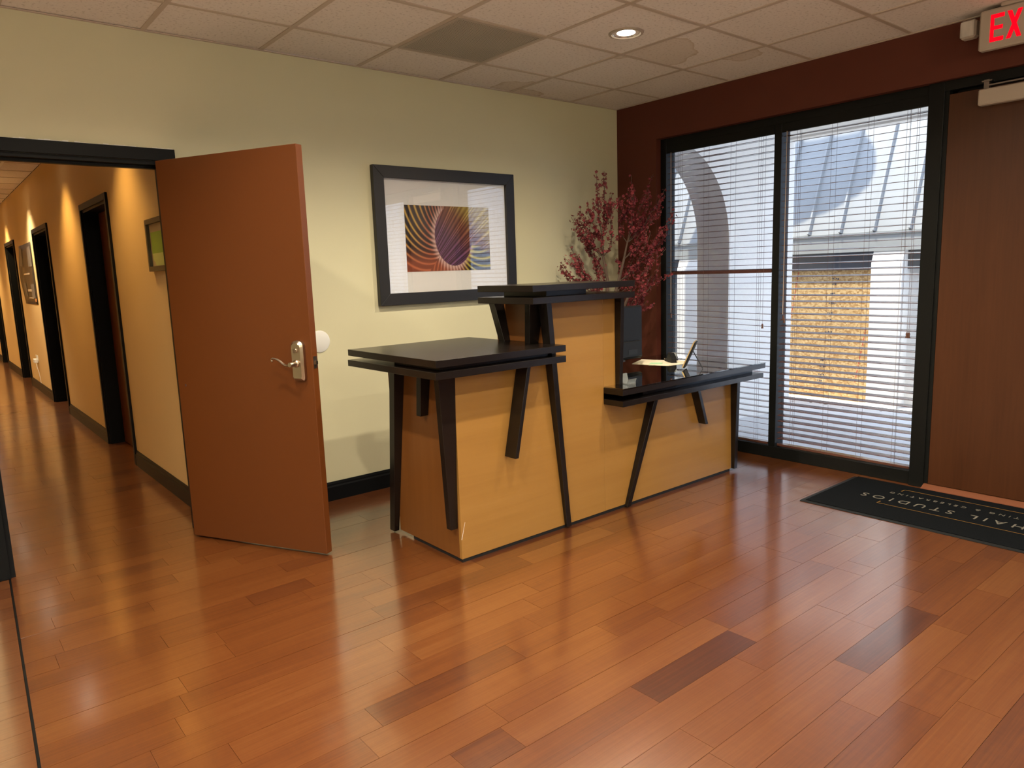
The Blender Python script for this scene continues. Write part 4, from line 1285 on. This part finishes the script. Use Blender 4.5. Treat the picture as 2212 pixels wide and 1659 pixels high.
# ------------------------------------------------------------------ blossom branches in the corner
bx, by = -0.56, -0.45
o = thing('artificial_blossom_branches', 'tall arrangement of dusty red blossom branches in the corner behind the desk', 'plant', (bx, by, 0))
q = MB(); q.lathe([(0.0, 0.0), (0.10, 0.0), (0.13, 0.18), (0.15, 0.45), (0.11, 0.68), (0.075, 0.76), (0.09, 0.80), (0.078, 0.80), (0.065, 0.76), (0.09, 0.66), (0.0, 0.60)], Matrix.Translation((bx, by, 0)), 28)
q.build('vase', M['vase'], o, smooth=True)
TIPS = [(-0.65, -0.378, 2.132), (-0.525, -0.331, 2.138), (-0.691, -0.325, 1.915), (-0.739, -0.194, 1.807), (-0.708, -0.211, 1.799), (-0.911, -0.359, 1.583), (-0.933, -0.375, 1.539), (-0.777, -0.118, 1.469), (-0.571, -0.467, 1.964), (-0.456, -0.548, 2.083), (-0.1, -0.463, 2.124), (-0.395, -0.503, 1.989), (-0.091, -0.572, 2.003), (-0.17, -0.716, 1.834), (-0.12, -0.686, 1.793), (-0.352, -0.784, 1.539), (-0.248, -0.654, 1.443), (-0.167, -0.521, 1.869), (-0.386, -0.632, 1.263), (-0.359, -0.569, 1.155), (-0.413, -0.565, 1.124), (-0.588, -0.556, 1.922), (-0.213, -0.521, 1.95), (-0.279, -0.588, 1.749), (-0.377, -0.665, 1.669), (-0.501, -0.747, 1.405), (-0.635, -0.178, 1.682), (-0.696, -0.295, 1.793), (-0.396, -0.407, 1.865), (-0.254, -0.455, 1.82), (-0.732, -0.215, 1.469), (-0.292, -0.455, 1.561), (-0.572, -0.454, 1.695), (-0.586, -0.287, 1.494), (-0.622, -0.388, 1.699), (-0.341, -0.474, 1.239)]
rp = random.Random(11)
trunks = [[Vector((bx - 0.02, by, 0.66)), Vector((-0.60, -0.43, 1.20)), Vector((-0.588, -0.42, 1.33)), Vector((-0.60, -0.39, 1.50)), Vector((-0.585, -0.37, 1.64))],
          [Vector((bx + 0.02, by, 0.66)), Vector((-0.555, -0.46, 1.20)), Vector((-0.525, -0.474, 1.31)), Vector((-0.47, -0.48, 1.47)), Vector((-0.435, -0.486, 1.60))],
          [Vector((bx, by - 0.02, 0.66)), Vector((-0.54, -0.50, 1.05)), Vector((-0.50, -0.55, 1.20)), Vector((-0.47, -0.58, 1.30))]]
for tr in trunks:
    q = MB(); q.tube(tr, 0.017, 8, 0.006); q.build('trunk', M['twig'], o, smooth=True)
tw = MB(); fl = MB()


def blossom(p, d, s):
    d = d.normalized(); a = d.orthogonal().normalized(); b_ = d.cross(a)
    ph = rp.uniform(0, 6.28)
    n = 5
    c = fl.bm.verts.new(p)
    for k in range(n):
        t = ph + 2 * math.pi * k / n
        u = a * math.cos(t) + b_ * math.sin(t); v = a * math.cos(t + 1.15) + b_ * math.sin(t + 1.15); m = a * math.cos(t + .575) + b_ * math.sin(t + .575)
        up_ = d * s * rp.uniform(0.2, 0.8)
        p1 = fl.bm.verts.new(p + u * s * .7 + up_ * .6); p2 = fl.bm.verts.new(p + m * s + up_); p3 = fl.bm.verts.new(p + v * s * .7 + up_ * .6)
        fl.bm.faces.new((c, p1, p2, p3))


def curve(p0, p1, bow, n=9):
    out = []
    side = Vector((rp.uniform(-1, 1), rp.uniform(-1, 1), 0)) * bow
    for i in range(n + 1):
        t = i / n
        out.append(p0.lerp(p1, t) + side * math.sin(math.pi * t) + Vector((0, 0, -0.10 * (p1 - p0).length * math.sin(math.pi * t))) + Vector((rp.gauss(0, .003), rp.gauss(0, .003), rp.gauss(0, .003))) * (1 if 0 < i < n else 0))
    return out


def dress(path, dens, s0):
    L_ = sum((b_ - a).length for a, b_ in zip(path, path[1:]))
    cnt = max(4, int(L_ * dens))
    for i in range(cnt):
        t = 0.22 + 0.78 * (i + rp.random() * 0.6) / cnt
        f = min(t, 0.9999) * (len(path) - 1); k = int(f)
        p = path[k].lerp(path[k + 1], f - k)
        reps = 1 if t > 0.82 else rp.choice((1, 2, 2, 3))
        for _ in range(reps):
            dv = Vector((rp.gauss(0, 1), rp.gauss(0, 1), rp.gauss(0.3, 1))).normalized()
            q_ = p + dv * rp.uniform(0.003, 0.019)
            if q_.x > -0.03 or q_.y > -0.03:
                continue
            blossom(q_, dv, s0 * rp.uniform(0.7, 1.25))


for T in TIPS:
    T = Vector(T)
    tr = min(trunks, key=lambda t_: (t_[-1] - T).length)
    best = min(tr[1:], key=lambda p_: abs((T.z - p_.z) - 0.8 * math.hypot(T.x - p_.x, T.y - p_.y) - 0.12))
    pth = curve(best, T, 0.03)
    tw.tube(pth, 0.0036, 5, 0.0013)
    dress(pth, 58, 0.0130)
    for _ in range(3):
        k = rp.randint(3, 7)
        p0 = pth[k]
        dv = (pth[min(9, k + 2)] - p0).normalized() + Vector((rp.gauss(0, .5), rp.gauss(0, .5), rp.gauss(0.1, .4)))
        p1 = p0 + dv.normalized() * rp.uniform(0.09, 0.20)
        p1.x = min(p1.x, -0.05); p1.y = min(p1.y, -0.05)
        p2 = curve(p0, p1, 0.01, 4)
        tw.tube(p2, 0.002, 4, 0.001)
        dress(p2, 60, 0.0124)
tw.build('twigs', M['twig'], o, kind='stuff')
fl.build('blossoms', M['flower'], o, kind='stuff')

# ------------------------------------------------------------------ entrance mat with woven lettering
o = thing('entrance_mat', 'black lettered entrance mat on the wood floor before the oak door', 'mat', (-0.37, -2.95, 0))
mx0, mx1, my0, my1 = -0.718, -0.012, -3.82, -2.075
q = MB(); q.prism([(mx0, 0.0008), (mx1, 0.0008), (mx1, 0.003), (mx1 - 0.02, 0.006), (mx0 + 0.02, 0.006), (mx0, 0.003)], 'y', my0, my1); q.build('rubber_border', M['rubber'], o)
q = MB(); q.box(mx0 + 0.024, mx1 - 0.012, my0 + 0.02, my1 - 0.024, 0.006, 0.011); q.build('carpet_pile', M['rug'], o, bevel=0.002)


def letters(txt, size, x, y_right_end, sp_, m):
    """text read from the door side: baseline towards the lobby, running along +y... turned half a turn"""
    cu_ = bpy.data.curves.new('lettering', 'FONT')
    cu_.body = txt; cu_.size = size; cu_.extrude = 0.0006; cu_.space_character = sp_; cu_.align_x = 'RIGHT'
    cu_.resolution_u = 3
    tmp = bpy.data.objects.new('lettering', cu_); COL.objects.link(tmp)
    dg = bpy.context.evaluated_depsgraph_get()
    me_ = bpy.data.meshes.new_from_object(tmp.evaluated_get(dg))
    bpy.data.objects.remove(tmp)
    bm = bmesh.new(); bm.from_mesh(me_)
    bmesh.ops.remove_doubles(bm, verts=bm.verts, dist=1e-6)
    left_, n = set(bm.verts), 0
    while left_:                                    # every letter becomes a part of its own
        stack, isl = [left_.pop()], set()
        while stack:
            v = stack.pop(); isl.add(v)
            for e in v.link_edges:
                u = e.other_vert(v)
                if u in left_:
                    left_.discard(u); stack.append(u)
        idx = {v: k for k, v in enumerate(isl)}
        fs = {f for v in isl for f in v.link_faces}
        lm = bpy.data.meshes.new('letter')
        lm.from_pydata([v.co[:] for v in idx], [], [[idx[v] for v in f.verts] for f in fs])
        lm.materials.append(m)
        w = bpy.data.objects.new('letter', lm); COL.objects.link(w); w.parent = o
        w.matrix_parent_inverse = Matrix.Translation(o.location).inverted()
        w.location = (x, y_right_end, 0.0113); w.rotation_euler = (0, 0, R(90))
    bm.free(); bpy.data.meshes.remove(me_)


letters('HAIL STUDIOS', 0.089, -0.335, -2.278, 1.55, M['rugtext'])
letters('TING & CELEBRATING', 0.041, -0.212, -2.385, 1.75, M['rugtext'])
q = MB(); q.box(-0.124, -0.120, -2.43, -3.7, 0.011, 0.0118); q.box(-0.473, -0.469, -2.42, -3.7, 0.011, 0.0118)
q.build('gold_line', M['ruggold'], o)
q = MB(); q.box(-0.165, -0.125, -2.424, -2.431, 0.011, 0.0119); q.box(-0.473, -0.430, -2.414, -2.421, 0.011, 0.0119); q.build('gold_corner', M['ruggold'], o)

# ------------------------------------------------------------------ exit sign with emergency lamp heads
o = thing('exit_sign', 'red lettered EXIT sign with beige housing on the russet wall above the oak door', 'sign', (-0.10, -2.86, 2.58))
q = MB(); q.box(-0.145, -0.095, -2.685, -3.04, 2.478, 2.678); q.build('housing', M['offwhite'], o, bevel=0.008)
q = MB(); q.box(-0.15, -0.07, -2.78, -2.96, 2.678, 2.698); q.build('canopy', M['offwhite'], o, bevel=0.004)
q = MB(); q.box(-0.095, -0.02, -2.80, -2.92, 2.52, 2.62); q.build('wall_mount', M['offwhite'], o)


def glyph(name, polys, y0_, w_, z0_, h_):
    q = MB()
    for p in polys:
        q.prism([(y0_ - a * w_, z0_ + b_ * h_) for a, b_ in p], 'x', -0.1464, -0.1449)
    q.build(name, M['exit_red'], o)


sw = 0.27
Ep = [[(0, 0), (sw, 0), (sw, 1), (0, 1)], [(sw, 0), (1, 0), (1, .15), (sw, .15)], [(sw, .43), (.92, .43), (.92, .57), (sw, .57)], [(sw, .85), (1, .85), (1, 1), (sw, 1)]]
Xp = [[(0, 0), (.30, 0), (1, 1), (.70, 1)], [(.70, 0), (1, 0), (.30, 1), (0, 1)]]
Ip = [[(0, 0), (1, 0), (1, 1), (0, 1)]]
Tp = [[(.35, 0), (.65, 0), (.65, .85), (.35, .85)], [(0, .85), (1, .85), (1, 1), (0, 1)]]
glyph('letter', Ep, -2.738, 0.062, 2.512, 0.135)
glyph('letter', Xp, -2.812, 0.068, 2.512, 0.135)
glyph('letter', Ip, -2.896, 0.018, 2.512, 0.135)
glyph('letter', Tp, -2.928, 0.062, 2.512, 0.135)
for yy in (-2.62, -3.10):
    q = MB(); q.box(-0.115, -0.05, yy + 0.040, yy - 0.040, 2.568, 2.662); hd = q.build('lamp_head', M['offwhite'], o, bevel=0.012)
    q = MB(); q.box(-0.119, -0.115, yy + 0.033, yy - 0.033, 2.576, 2.654); q.build('lamp_lens', mat('ribbed_lens', (0.50, 0.47, 0.43), 0.15, noise=0.5, nscale=40, stretch=(1, 1, 0.2)), hd, bevel=0.0015)
    q = MB(); q.box(-0.10, -0.07, min(yy, -2.6866) - 0.0 if yy > -2.8 else yy + 0.04, yy - 0.065 if yy > -2.8 else -3.04, 2.60, 2.63); q.build('lamp_arm', M['offwhite'], o)
